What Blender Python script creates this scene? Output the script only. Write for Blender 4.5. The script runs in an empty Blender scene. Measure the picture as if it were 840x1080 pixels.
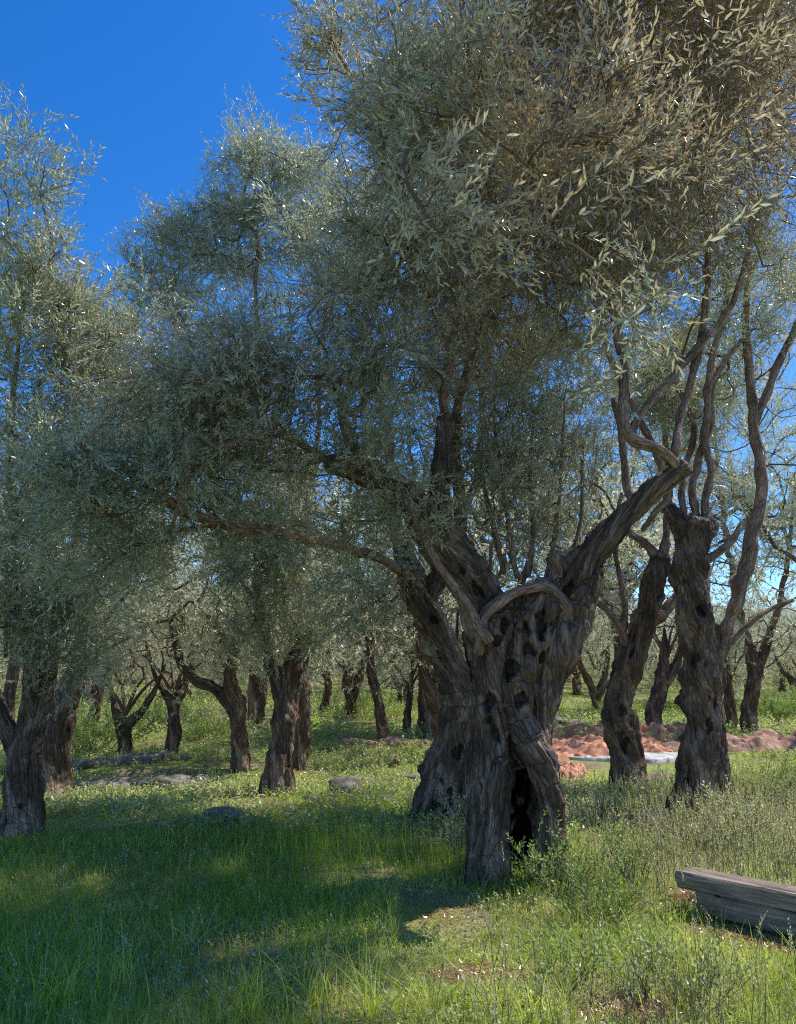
import bpy, math, random
import numpy as np
from mathutils import Vector
rng = np.random.default_rng(7)
random.seed(7)
C = bpy.context.scene.collection
SC = bpy.context.scene
rad = math.radians

# ------------------------------------------------------------------ camera geometry
W0, H0, F = 840.0, 1080.0, 810.0
PITCH = math.atan(166 / 810)
CAM = np.array([0, 0, 1.55])
cp, sp_ = math.cos(PITCH), math.sin(PITCH)
RIGHT = np.array([1, 0, 0.]); FWD = np.array([0, cp, sp_]); UP = np.array([0, -sp_, cp])

def P(px, py, D):
    """world point seen at photo pixel (px,py), at horizontal distance D along +Y"""
    d = FWD + RIGHT * (px - W0 / 2) / F + UP * (H0 / 2 - py) / F
    return CAM + d * (D / d[1])

def proj(p):
    q = p - CAM
    z = q @ FWD
    zz = np.where(z > 0.05, z, 0.05)
    return W0 / 2 + F * (q @ RIGHT) / zz, H0 / 2 - F * (q @ UP) / zz, z

def G(px, py):
    d = FWD + RIGHT * (px - W0 / 2) / F + UP * (H0 / 2 - py) / F
    t = -CAM[2] / d[2]
    p = CAM + d * t
    for _ in range(6):
        t = (float(height(p[None, :2])[0]) - CAM[2]) / d[2]
        p = CAM + d * t
    return p

SUN_AZ, SUN_EL = rad(64), rad(53)
SUN = np.array([math.cos(SUN_EL) * math.sin(SUN_AZ), math.cos(SUN_EL) * math.cos(SUN_AZ), math.sin(SUN_EL)])

# ------------------------------------------------------------------ noise
def _h(i, j, k, s):
    n = (i * 374761393 + j * 668265263 + k * 2147483647 + s * 1274126177) & 0xffffffff
    n = ((n ^ (n >> 13)) * 1274126177) & 0xffffffff
    n = (n ^ (n >> 16)) & 0xffffffff
    return n / 2147483648.0 - 1.0

def noise(p, s=0):
    p = np.asarray(p, float)
    f = np.floor(p); r = p - f; i = f.astype(np.int64) & 0xffff
    u = r * r * (3 - 2 * r)
    out = 0
    for a in (0, 1):
        wa = u[:, 0] if a else 1 - u[:, 0]
        for b in (0, 1):
            wb = u[:, 1] if b else 1 - u[:, 1]
            for c in (0, 1):
                wc = u[:, 2] if c else 1 - u[:, 2]
                out = out + wa * wb * wc * _h(i[:, 0] + a, i[:, 1] + b, i[:, 2] + c, s)
    return out

def fbm(p, o=3, s=0):
    v = 0; a = 1.0; t = 0
    for k in range(o):
        v = v + a * noise(p * 2 ** k, s + k); t += a; a *= 0.5
    return v / t

def noise2(xy, sc, s=0, o=2):
    p = np.column_stack([xy * sc, np.full(len(xy), 0.37)])
    return fbm(p, o, s)

def height(xy):
    xy = np.asarray(xy, float)
    x, y = xy[:, 0], xy[:, 1]
    h = 0.05 * noise2(xy, 0.5, 3, 2) + 0.10 * noise2(xy, 0.12, 5, 2) * np.clip(y / 12, 0, 1)
    # low earth ledges (old terraces) across the left and middle
    for (y0, hh, x0, x1, s) in ((11.6, 0.10, -9, -0.8, 1), (14.6, 0.12, -14, 1.5, 2), (19.5, 0.16, -20, 4, 4)):
        yy = y0 + 0.5 * noise2(np.column_stack([x, x * 0]), 0.45, 11 + s, 2) - 0.08 * x
        m = np.clip((x - x0) / 1.5, 0, 1) * np.clip((x1 - x) / 1.5, 0, 1)
        h = h + hh * m * (1 / (1 + np.exp(-(y - yy) / 0.07)))
    far = np.clip(y - 30, 0, None)
    return h + 0.012 * far + 0.0009 * far ** 2 * (far < 60) + (far >= 60) * (0.0009 * 3600 + 0.03 * (far - 60))

# ------------------------------------------------------------------ mesh plumbing
def make_mesh(name, verts, quads=None, tris=None, mats=(), fattr=None, vattr=None, mi=None, smooth=False):
    """fattr: dict name -> float per face (quads first, then tris)"""
    me = bpy.data.meshes.new(name)
    verts = np.asarray(verts, np.float32)
    nq = 0 if quads is None else len(quads); nt = 0 if tris is None else len(tris)
    parts = []
    if nq: parts.append(np.asarray(quads, np.int32).ravel())
    if nt: parts.append(np.asarray(tris, np.int32).ravel())
    loops = np.concatenate(parts)
    me.vertices.add(len(verts)); me.vertices.foreach_set('co', verts.ravel())
    me.loops.add(len(loops)); me.loops.foreach_set('vertex_index', loops)
    starts = np.concatenate([np.arange(nq) * 4, nq * 4 + np.arange(nt) * 3]).astype(np.int32)
    me.polygons.add(nq + nt); me.polygons.foreach_set('loop_start', starts)
    if mi is not None: me.polygons.foreach_set('material_index', np.asarray(mi, np.int32))
    me.update(calc_edges=True)
    me.polygons.foreach_set('use_smooth', np.full(nq + nt, smooth))
    for k, v in (fattr or {}).items():
        a = me.attributes.new(k, 'FLOAT', 'FACE'); a.data.foreach_set('value', np.asarray(v, np.float32))
    for k, v in (vattr or {}).items():
        v = np.asarray(v, np.float32)
        if v.ndim == 1:
            a = me.attributes.new(k, 'FLOAT', 'POINT'); a.data.foreach_set('value', v)
        else:
            a = me.attributes.new(k, 'FLOAT_VECTOR', 'POINT'); a.data.foreach_set('vector', v.ravel())
    for m in mats: me.materials.append(m)
    return me

def link(name, me, parent=None, loc=(0, 0, 0)):
    o = bpy.data.objects.new(name, me); C.objects.link(o)
    o.location = loc
    if parent is not None: o.parent = parent
    return o

def tag(o, label=None, cat=None, group=None, kind=None):
    if label: o['label'] = label
    if cat: o['category'] = cat
    if group: o['group'] = group
    if kind: o['kind'] = kind
    return o

def empty(name, loc, label, cat, group=None):
    o = bpy.data.objects.new(name, None); C.objects.link(o)
    o.location = loc; o.empty_display_size = 0.3
    return tag(o, label, cat, group)

# ------------------------------------------------------------------ materials
def mat(name):
    m = bpy.data.materials.new(name); m.use_nodes = True
    nt = m.node_tree; nt.nodes.clear()
    return m, nt, nt.nodes.new('ShaderNodeOutputMaterial')

def N(nt, typ, ins=None, **kw):
    n = nt.nodes.new(typ)
    for k, v in kw.items(): setattr(n, k, v)
    for k, v in (ins or {}).items():
        if isinstance(v, bpy.types.NodeSocket): nt.links.new(v, n.inputs[k])
        else: n.inputs[k].default_value = v
    return n

def ramp(nt, fac, stops):
    n = N(nt, 'ShaderNodeValToRGB', {0: fac})
    e = n.color_ramp.elements
    while len(e) < len(stops): e.new(0.5)
    for i, (p_, c) in enumerate(stops):
        e[i].position = p_; e[i].color = (*c, 1)
    return n.outputs[0]

def mixc(nt, f, a, b, bt='MIX'):
    n = nt.nodes.new('ShaderNodeMix'); n.data_type = 'RGBA'; n.blend_type = bt
    for idx, v in ((0, f), (6, a), (7, b)):
        if isinstance(v, bpy.types.NodeSocket): nt.links.new(v, n.inputs[idx])
        else: n.inputs[idx].default_value = (*v, 1) if isinstance(v, tuple) else v
    return n.outputs[2]

def leaf_material(name, tops, under, dry, trans=0.35, rough=0.42, gloss=0.10, lift=0.0):
    m, nt, out = mat(name)
    t = N(nt, 'ShaderNodeAttribute', attribute_name='tint').outputs['Fac']
    d = N(nt, 'ShaderNodeAttribute', attribute_name='dry').outputs['Fac']
    top = ramp(nt, t, tops)
    und = ramp(nt, t, under)
    geo = N(nt, 'ShaderNodeNewGeometry')
    col = mixc(nt, geo.outputs['Backfacing'], top, und)
    drc = ramp(nt, t, dry)
    col = mixc(nt, d, col, drc)
    tcol = mixc(nt, 0.4, col, (0.66, 0.64, 0.30) if 'olive' in name else (0.62, 0.66, 0.06))
    dif = N(nt, 'ShaderNodeBsdfDiffuse', {'Color': col})
    if lift:    # soft tufted blades: shade partly with the direction the sward grows
        nv = N(nt, 'ShaderNodeVectorMath', {0: geo.outputs['Normal'], 1: (0, 0, lift)}, operation='ADD').outputs[0]
        nv = N(nt, 'ShaderNodeVectorMath', {0: nv}, operation='NORMALIZE').outputs[0]
        nt.links.new(nv, dif.inputs['Normal'])
    tr = N(nt, 'ShaderNodeBsdfTranslucent', {'Color': tcol})
    gl = N(nt, 'ShaderNodeBsdfGlossy', {'Color': (1, 0.95, .84, 1), 'Roughness': rough})
    a = N(nt, 'ShaderNodeMixShader', {0: trans, 1: dif.outputs[0], 2: tr.outputs[0]})
    b = N(nt, 'ShaderNodeMixShader', {0: gloss, 1: a.outputs[0], 2: gl.outputs[0]})
    nt.links.new(b.outputs[0], out.inputs[0])
    return m

M_LEAF = leaf_material('olive_leaf',
    [(0.0, (0.13, 0.165, 0.085)), (0.5, (0.37, 0.41, 0.22)), (0.85, (0.66, 0.66, 0.40)), (1.0, (0.55, 0.52, 0.14))],
    [(0.0, (0.32, 0.35, 0.24)), (1.0, (0.60, 0.62, 0.47))],
    [(0.0, (0.34, 0.155, 0.08)), (0.6, (0.60, 0.33, 0.18)), (1.0, (0.78, 0.52, 0.32))], trans=.5, gloss=.10, rough=.33)
M_FAR = leaf_material('sun_haze_olive_leaf',  # far leaves coloured paler to stand in for sunlight and haze
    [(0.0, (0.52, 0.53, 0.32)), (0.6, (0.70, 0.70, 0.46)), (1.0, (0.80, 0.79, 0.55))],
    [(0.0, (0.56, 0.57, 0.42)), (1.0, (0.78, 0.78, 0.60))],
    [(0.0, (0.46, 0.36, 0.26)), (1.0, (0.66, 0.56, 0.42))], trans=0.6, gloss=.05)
M_GRASS = leaf_material('meadow_grass',
    [(0.0, (0.13, 0.32, 0.025)), (0.5, (0.40, 0.60, 0.045)), (1.0, (0.86, 0.86, 0.13))],
    [(0.0, (0.13, 0.32, 0.03)), (1.0, (0.62, 0.71, 0.10))],
    [(0.0, (0.48, 0.36, 0.18)), (0.6, (0.70, 0.58, 0.33)), (1.0, (0.82, 0.74, 0.48))], trans=0.52, gloss=0.03)
M_WEED = leaf_material('weed_leaf',
    [(0.0, (0.15, 0.29, 0.05)), (0.6, (0.44, 0.60, 0.09)), (1.0, (0.74, 0.80, 0.16))],
    [(0.0, (0.16, 0.26, 0.10)), (1.0, (0.46, 0.55, 0.2))],
    [(0.0, (0.66, 0.50, 0.32)), (1.0, (0.86, 0.76, 0.58))], trans=0.45, gloss=0.04)

def bark_material(name, dark, mid, lite, reddish=0.4, bump=0.6, scale=1.0):
    m, nt, out = mat(name)
    co = N(nt, 'ShaderNodeAttribute', attribute_name='bark').outputs['Vector']
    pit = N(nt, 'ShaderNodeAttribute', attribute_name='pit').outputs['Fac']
    n1 = N(nt, 'ShaderNodeTexNoise', {'Vector': co, 'Scale': 14 * scale, 'Detail': 7, 'Roughness': 0.68}).outputs[0]
    n2 = N(nt, 'ShaderNodeTexNoise', {'Vector': co, 'Scale': 2.3, 'Detail': 3}).outputs[0]
    n3 = N(nt, 'ShaderNodeTexNoise', {'Vector': co, 'Scale': 60 * scale, 'Detail': 4, 'Roughness': 0.7}).outputs[0]
    nw = N(nt, 'ShaderNodeTexNoise', {'Vector': co, 'Scale': 9.0, 'Detail': 3}).outputs['Color']
    nwc = N(nt, 'ShaderNodeVectorMath', {0: nw, 1: (.11, .11, .11)}, operation='MULTIPLY').outputs[0]
    nwc = N(nt, 'ShaderNodeVectorMath', {0: nwc, 1: co}, operation='ADD').outputs[0]
    vo = N(nt, 'ShaderNodeTexVoronoi', {'Vector': nwc, 'Scale': 34 * scale}, feature='DISTANCE_TO_EDGE').outputs[0]
    col = ramp(nt, n1, [(0.30, dark), (0.5, mid), (0.70, lite)])
    red = mixc(nt, 1.0, col, (1.25, 0.80, 0.62), 'MULTIPLY')
    fr = N(nt, 'ShaderNodeMath', {0: n2, 1: reddish}, operation='MULTIPLY').outputs[0]
    col = mixc(nt, fr, col, red)
    crack = ramp(nt, vo, [(0.0, (0.35, 0.33, 0.32)), (0.12, (1, 1, 1))])
    col = mixc(nt, 0.32, col, crack, 'MULTIPLY')
    st2 = ramp(nt, N(nt, 'ShaderNodeTexNoise', {'Vector': co, 'Scale': 5.0, 'Detail': 4}).outputs[0], [(.35, (.45, .44, .43)), (.6, (1.1, 1.08, 1.05))])
    col = mixc(nt, 0.8, col, st2, 'MULTIPLY')
    lich = N(nt, 'ShaderNodeMath', {0: n3, 1: 0.62}, operation='GREATER_THAN').outputs[0]
    lf = N(nt, 'ShaderNodeMath', {0: lich, 1: 0.25}, operation='MULTIPLY').outputs[0]
    col = mixc(nt, lf, col, (0.30, 0.29, 0.26))
    col = mixc(nt, pit, col, (0.018, 0.013, 0.010))  # decayed wood in pits; the deep hollow's shade is painted in too
    h = N(nt, 'ShaderNodeMath', {0: n1, 1: n3}, operation='ADD').outputs[0]
    cr = N(nt, 'ShaderNodeMath', {0: vo, 1: 0.15}, operation='MINIMUM').outputs[0]
    cr = N(nt, 'ShaderNodeMath', {0: cr, 1: 5.0}, operation='MULTIPLY').outputs[0]
    h = N(nt, 'ShaderNodeMath', {0: h, 1: cr}, operation='ADD').outputs[0]
    bp = N(nt, 'ShaderNodeBump', {'Strength': bump, 'Distance': 0.02, 'Height': h}).outputs[0]
    b = N(nt, 'ShaderNodeBsdfPrincipled', {'Base Color': col, 'Roughness': 0.9, 'Normal': bp, 'Specular IOR Level': 0.2})
    nt.links.new(b.outputs[0], out.inputs[0])
    return m

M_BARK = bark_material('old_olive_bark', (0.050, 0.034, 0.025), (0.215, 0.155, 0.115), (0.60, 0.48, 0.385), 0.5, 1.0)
M_LIMB = bark_material('smooth_branch_bark', (0.15, 0.096, 0.070), (0.48, 0.335, 0.255), (0.78, 0.61, 0.49), 0.4, 0.9)

m, nt, out = mat('twig_bark')
n1 = N(nt, 'ShaderNodeTexNoise', {'Scale': 9.0, 'Detail': 3})
col = ramp(nt, n1.outputs[0], [(0.3, (0.11, 0.070, 0.048)), (0.7, (0.26, 0.175, 0.125))])
b = N(nt, 'ShaderNodeBsdfPrincipled', {'Base Color': col, 'Roughness': 0.85, 'Specular IOR Level': 0.2})
nt.links.new(b.outputs[0], out.inputs[0]); M_TWIG = m

m, nt, out = mat('green_stem')
b = N(nt, 'ShaderNodeBsdfPrincipled', {'Base Color': (0.16, 0.15, 0.09, 1), 'Roughness': 0.8})
nt.links.new(b.outputs[0], out.inputs[0]); M_STEM = m

# ------------------------------------------------------------------ curves, tubes
def catmull(pts, step):
    pts = np.asarray(pts, float)
    if len(pts) == 2: ext = np.vstack([pts[0] * 2 - pts[1], pts, pts[1] * 2 - pts[0]])
    else: ext = np.vstack([pts[0] * 2 - pts[1], pts, pts[-1] * 2 - pts[-2]])
    res = []
    for i in range(1, len(ext) - 2):
        a, b, c, d = ext[i - 1:i + 3]
        n = max(2, int(np.linalg.norm((c - b)[:3]) / step))
        t = np.linspace(0, 1, n, endpoint=False)[:, None]
        res.append(0.5 * (2 * b + (c - a) * t + (2 * a - 5 * b + 4 * c - d) * t ** 2 + (-a + 3 * b - 3 * c + d) * t ** 3))
    res.append(pts[-1:])
    return np.vstack(res)

def tube(pts, radii, sides, cap=True):
    """-> verts, quads, bark coords"""
    pts = np.asarray(pts, float); n = len(pts)
    tan = np.gradient(pts, axis=0); tan /= np.linalg.norm(tan, axis=1)[:, None] + 1e-9
    u = np.cross(tan[0], [0.3, 0.9, 0.1]); u /= np.linalg.norm(u) + 1e-9
    U = np.empty((n, 3))
    for i in range(n):
        u = u - tan[i] * (u @ tan[i]); u /= np.linalg.norm(u) + 1e-9
        U[i] = u
    V = np.cross(tan, U)
    a = np.arange(sides) * 2 * math.pi / sides
    ring = (np.cos(a)[None, :, None] * U[:, None] + np.sin(a)[None, :, None] * V[:, None])
    r = np.asarray(radii, float)
    v = pts[:, None] + ring * r[:, None, None]
    L = np.concatenate([[0], np.cumsum(np.linalg.norm(np.diff(pts, axis=0), axis=1))])
    bc = np.empty((n, sides, 3))
    bc[..., 0] = np.cos(a)[None] * r[:, None]; bc[..., 1] = np.sin(a)[None] * r[:, None]; bc[..., 2] = L[:, None] * 0.3
    i = np.arange(n - 1)[:, None] * sides; j = np.arange(sides)[None]; k = (j + 1) % sides
    q = np.stack([i + j, i + k, i + sides + k, i + sides + j], -1).reshape(-1, 4)
    v = v.reshape(-1, 3); bc = bc.reshape(-1, 3)
    if cap:
        c0, c1 = len(v), len(v) + 1
        v = np.vstack([v, pts[:1] - tan[:1] * r[0] * .4, pts[-1:] + tan[-1:] * r[-1] * 0.5]); bc = np.vstack([bc, bc[:1], bc[-1:]])
        t = [[c0, (x + 1) % sides, x] for x in range(sides)] + [[c1, (n - 1) * sides + x, (n - 1) * sides + (x + 1) % sides] for x in range(sides)]
        return v, q, bc, np.array(t)
    return v, q, bc, None

class Bag:
    def __init__(s): s.v = []; s.q = []; s.t = []; s.b = []; s.n = 0
    def add(s, v, q=None, b=None, t=None):
        s.v.append(v)
        if q is not None and len(q): s.q.append(q + s.n)
        if t is not None and len(t): s.t.append(t + s.n)
        s.b.append(b if b is not None else v * 0); s.n += len(v)
    def mesh(s, name, mats, origin=(0, 0, 0), smooth=True, pit=False):
        v = np.vstack(s.v) - np.asarray(origin)
        return make_mesh(name, v, np.vstack(s.q) if s.q else None, np.vstack(s.t) if s.t else None, mats,
                         vattr={'bark': np.vstack(s.b), 'pit': np.zeros(len(v))}, smooth=smooth)

def px_line(pts):
    """[(px,py,D,r_px)] -> array (x,y,z,r)"""
    return np.array([[*P(a, b, D), r * D / F] for a, b, D, r in pts])

# ------------------------------------------------------------------ gnarled trunks
def sculpt(name, strands, voxel, mats, origin, seed=0, pits=(), npits=60, pit_z=(0.3, 9), ridge=0.020, twist=1.2, fine=0.009, holes=(), smooth_it=3):
    """strands: list of (x,y,z,r) arrays fused into one body, then fluted, pitted and hollowed"""
    bag = Bag(); segA = []; segB = []; t0 = []; rr = []
    for s in strands:
        c = catmull(s, 0.05)
        v, q, b, t = tube(c[:, :3], c[:, 3], 14)
        bag.add(v, q, b, t)
        L = np.concatenate([[0], np.cumsum(np.linalg.norm(np.diff(c[:, :3], axis=0), axis=1))])
        k = slice(None, None, 3)
        cc = c[k]; LL = L[k]
        segA.append(cc[:-1, :3]); segB.append(cc[1:, :3]); t0.append(LL[:-1] + s[0, 2]); rr.append(np.column_stack([cc[:-1, 3], cc[1:, 3]]))
    me = bag.mesh('tmp', [], smooth=True)
    ob = bpy.data.objects.new('tmp', me); C.objects.link(ob)
    md = ob.modifiers.new('r', 'REMESH'); md.mode = 'VOXEL'; md.voxel_size = voxel
    dg = bpy.context.evaluated_depsgraph_get(); dg.update()
    m2 = bpy.data.meshes.new_from_object(ob.evaluated_get(dg))
    bpy.data.objects.remove(ob); bpy.data.meshes.remove(me)
    nv = len(m2.vertices)
    v = np.empty(nv * 3, np.float32); m2.vertices.foreach_get('co', v); v = v.reshape(-1, 3).astype(float)
    e = np.empty(len(m2.edges) * 2, np.int32); m2.edges.foreach_get('vertices', e); e = e.reshape(-1, 2)
    deg = np.bincount(e.ravel(), minlength=nv)[:, None]
    def lap(x):
        acc = np.zeros_like(x)
        for d in range(x.shape[1]):
            acc[:, d] = np.bincount(e[:, 0], x[e[:, 1], d], nv) + np.bincount(e[:, 1], x[e[:, 0], d], nv)
        return acc / np.maximum(deg, 1)
    for _ in range(smooth_it): v = 0.5 * v + 0.5 * lap(v)
    def normals(v):
        m2.vertices.foreach_set('co', v.astype(np.float32).ravel()); m2.update()
        n = np.empty(nv * 3, np.float32); m2.vertices.foreach_get('normal', n); return n.reshape(-1, 3).astype(float)
    nrm = normals(v)
    # nearest skeleton segment -> flow coordinates
    A = np.vstack(segA); B = np.vstack(segB); T = np.concatenate(t0); R = np.vstack(rr)
    best = np.full(nv, 1e9); tt = np.zeros(nv); rv = np.zeros((nv, 3)); ax = np.zeros((nv, 3)); rs = np.zeros(nv)
    for i in range(len(A)):
        d = B[i] - A[i]; l = np.linalg.norm(d)
        if l < 1e-6: continue
        u = d / l
        s = np.clip((v - A[i]) @ u, 0, l)
        w = v - (A[i] + s[:, None] * u)
        dist = np.linalg.norm(w, axis=1)
        Rs = R[i, 0] + (R[i, 1] - R[i, 0]) * s / l
        sc = dist - Rs
        k = sc < best
        best[k] = sc[k]; tt[k] = T[i] + s[k]; rv[k] = w[k] / (dist[k][:, None] + 1e-9); ax[k] = u; rs[k] = Rs[k]
    for _ in range(6): rs = lap(rs[:, None])[:, 0]
    a = tt * twist
    ca, sa = np.cos(a)[:, None], np.sin(a)[:, None]
    rot = rv * ca + np.cross(ax, rv) * sa + ax * (np.sum(ax * rv, 1)[:, None]) * (1 - ca)
    flow = rot * np.clip(rs * 0 + .10, 0.03, 0.16)[:, None]
    q = flow + ax * tt[:, None] * 0.0
    q = np.column_stack([flow[:, 0], flow[:, 1], flow[:, 2] + tt * 0.16])
    amp = np.clip(rs / 0.15, 0.25, 1)
    n1 = fbm(q * 16, 2, seed); n2 = 1 - 2 * np.abs(fbm(q * 34, 2, seed + 9)); n3 = fbm(v * 26, 3, seed + 20)
    disp = amp * (ridge * n1 * 1.5 + ridge * 0.6 * n2) + fine * n3 * 1.3
    disp += amp * (0.045 * fbm(v * 4.2, 2, seed + 31) + 0.020 * fbm(v * 11, 2, seed + 33))
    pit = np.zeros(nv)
    r2 = np.random.default_rng(seed + 5)
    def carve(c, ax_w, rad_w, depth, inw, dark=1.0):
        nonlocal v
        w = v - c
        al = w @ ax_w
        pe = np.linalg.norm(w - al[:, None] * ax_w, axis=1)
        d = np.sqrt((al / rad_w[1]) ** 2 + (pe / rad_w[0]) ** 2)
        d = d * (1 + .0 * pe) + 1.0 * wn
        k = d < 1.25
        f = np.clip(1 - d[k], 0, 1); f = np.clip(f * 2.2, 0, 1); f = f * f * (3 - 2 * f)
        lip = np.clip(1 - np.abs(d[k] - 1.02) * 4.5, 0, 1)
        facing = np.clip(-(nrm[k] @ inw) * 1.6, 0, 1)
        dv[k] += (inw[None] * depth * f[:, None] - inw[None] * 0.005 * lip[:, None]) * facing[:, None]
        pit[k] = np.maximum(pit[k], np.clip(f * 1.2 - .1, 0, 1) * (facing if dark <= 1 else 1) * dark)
    dv = nrm * disp[:, None]
    wn = fbm(v * np.array([22., 22., 12.]), 2, seed + 40)
    cand = np.where((v[:, 2] > pit_z[0]) & (v[:, 2] < pit_z[1]) & (rs > 0.05))[0]
    if len(cand):
        for i in r2.choice(cand, int(npits * .45)):
            s_ = float(np.clip(rs[i] / 0.14, 0.4, 1.1)) * (0.4 + 1.1 * r2.random() ** 2)
            a_ = ax[i] + 0.25 * r2.normal(size=3); a_ /= np.linalg.norm(a_)
            carve(v[i].copy(), a_, (0.019 * s_ * r2.uniform(.6, 1.3), 0.055 * s_ * r2.uniform(.5, 1.7)), 0.045 * s_, -nrm[i])
    if len(cand):
        for i in r2.choice(cand, int(6 + npits * .5)):
            rb_ = float(np.clip(rs[i], .04, .16)) * r2.uniform(.35, .75)
            w = v - v[i]; d_ = np.sqrt((w @ ax[i]) ** 2 * .45 + np.sum((w - (w @ ax[i])[:, None] * ax[i]) ** 2, 1)) / rb_
            f = np.clip(1 - d_, 0, 1); f = f * f * (3 - 2 * f)
            dv += nrm * (f * rb_ * r2.uniform(.25, .55) * (1 + .5 * n3))[:, None]
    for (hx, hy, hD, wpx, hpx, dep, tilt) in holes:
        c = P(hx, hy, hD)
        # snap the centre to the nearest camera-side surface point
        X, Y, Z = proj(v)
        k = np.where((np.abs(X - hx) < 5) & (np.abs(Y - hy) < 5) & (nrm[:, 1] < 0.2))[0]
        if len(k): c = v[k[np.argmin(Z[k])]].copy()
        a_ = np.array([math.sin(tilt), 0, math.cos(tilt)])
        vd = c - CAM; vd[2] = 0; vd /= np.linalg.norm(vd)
        carve(c, a_, (wpx * hD / F, hpx * hD / F), dep, vd, 1.6 if dep > .2 else 1.0)  # deep hollow: shade painted inside through a stronger pit mask
    v = v + dv
    normals(v - np.asarray(origin))
    m2.name = name
    bc = np.column_stack([flow[:, 0], flow[:, 1], flow[:, 2] + tt * 0.19])
    at = m2.attributes.new('bark', 'FLOAT_VECTOR', 'POINT'); at.data.foreach_set('vector', bc.astype(np.float32).ravel())
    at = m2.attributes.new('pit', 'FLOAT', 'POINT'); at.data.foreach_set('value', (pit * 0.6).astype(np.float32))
    m2.polygons.foreach_set('use_smooth', np.ones(len(m2.polygons), bool))
    m2.materials.clear()
    for mm in mats: m2.materials.append(mm)
    m2.update()
    return m2

# ------------------------------------------------------------------ leafy shoots (templates)
def shoot_template(n_pairs, length, leaf, width, hexa, r, spread=0.9, droop=0.25, stem_r=0.0013):
    """a stem along +Z with opposite leaves. returns verts, leaf quads, leaf id per quad, stem quads"""
    tt = np.linspace(0, 1, 6)
    bend = r.normal(size=2) * 0.22 * length
    axis = lambda t: np.array([bend[0] * t * t, bend[1] * t * t, length * t])
    V = []; Q = []; LID = []
    lid = 0
    for k in range(n_pairs):
        t = 0.12 + 0.88 * (k + 0.5) / n_pairs
        az = k * math.pi / 2 + r.uniform(-.4, .4)
        for s in (0, math.pi):
            b = axis(t)
            az2 = az + s + r.uniform(-.3, .3)
            sz = leaf * r.uniform(.7, 1.15) * (0.65 + 0.35 * math.sin(math.pi * min(1, t * 1.0) ** .8 * 0.9 + 0.25))
            el = r.uniform(0.45, 1.15) * spread * (1.0 if t < .85 else .6)
            out = np.array([math.cos(az2) * math.sin(el), math.sin(az2) * math.sin(el), math.cos(el)])
            side = np.cross([0, 0, 1.], out); side /= np.linalg.norm(side) + 1e-9
            nn = np.cross(out, side)
            roll = r.normal() * 0.5
            sd = side * math.cos(roll) + nn * math.sin(roll)
            nn = np.cross(sd, out)
            w = width * sz / leaf * 0.5
            o = len(V)
            cv = -nn * sz * r.uniform(-.02, .12)
            if hexa:
                V += [b, b + out * sz * .33 + sd * w + cv * .4, b + out * sz * .70 + sd * w * .8 + cv, b + out * sz + cv * 2,
                      b + out * sz * .70 - sd * w * .8 + cv, b + out * sz * .33 - sd * w + cv * .4]
                V[o] = b; V[o + 1] += nn * w * .35; V[o + 5] += nn * w * .35
                Q += [(o, o + 1, o + 2, o + 3), (o, o + 3, o + 4, o + 5)]; LID += [lid, lid]
            else:
                V += [b, b + out * sz * .5 + sd * w * 1.05 + cv, b + out * sz + cv * 2, b + out * sz * .5 - sd * w * 1.05 + cv]
                Q += [(o, o + 1, o + 2, o + 3)]; LID += [lid]
            lid += 1
    o = len(V)
    for k in range(4):
        p_ = axis(k / 3); rr_ = stem_r * (1.3 - k / 3)
        for j in range(3):
            V.append(p_ + np.array([math.cos(j * 2.09) * rr_, math.sin(j * 2.09) * rr_, 0]))
    SQ = [(o + k * 3 + j, o + k * 3 + (j + 1) % 3, o + k * 3 + 3 + (j + 1) % 3, o + k * 3 + 3 + j) for k in range(3) for j in range(3)]
    return np.array(V), np.array(Q), np.array(LID), np.array(SQ)

def scatter(name, templates, pos, dirs, scale, mats, origin, tint, dry, r, tintvar=0.18):
    """instantiate templates at pos with local +Z along dirs; one mesh"""
    n = len(pos); which = r.integers(0, len(templates), n)
    VV = []; QQ = []; T = []; D = []; MI = []; off = 0
    d = dirs / (np.linalg.norm(dirs, axis=1)[:, None] + 1e-9)
    ref = r.normal(size=(n, 3)); X = np.cross(ref, d); X /= np.linalg.norm(X, axis=1)[:, None] + 1e-9; Y = np.cross(d, X)
    for ti, (tv, tq, lid, sq) in enumerate(templates):
        k = np.where(which == ti)[0]
        if not len(k): continue
        R = np.stack([X[k], Y[k], d[k]], axis=1)            # rows
        v = np.einsum('vj,njk->nvk', tv, R) * scale[k][:, None, None] + (pos[k] - origin)[:, None]
        o = off + np.arange(len(k))[:, None, None] * len(tv)
        QQ.append((tq[None] + o).reshape(-1, 4)); QQ.append((sq[None] + o).reshape(-1, 4))
        nl = lid.max() + 1
        lt = np.clip(tint[k][:, None] + r.normal(size=(len(k), nl)) * tintvar, 0, 1)
        # the odd yellow leaf
        yl = r.random((len(k), nl)) < 0.006; lt = np.where(yl, 1.0, np.minimum(lt, .88))
        T.append(lt[:, lid].ravel()); T.append(np.zeros(len(k) * len(sq)))
        ld = np.clip(dry[k][:, None] + r.normal(size=(len(k), nl)) * .34 * (dry[k][:, None] > .02), 0, 1)
        D.append(ld[:, lid].ravel()); D.append(np.zeros(len(k) * len(sq)))
        MI.append(np.zeros(len(k) * len(tq), np.int32)); MI.append(np.ones(len(k) * len(sq), np.int32))
        VV.append(v.reshape(-1, 3)); off += len(k) * len(tv)
    return make_mesh(name, np.vstack(VV), np.vstack(QQ), None, mats, {'tint': np.concatenate(T), 'dry': np.concatenate(D)}, mi=np.concatenate(MI))

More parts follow.
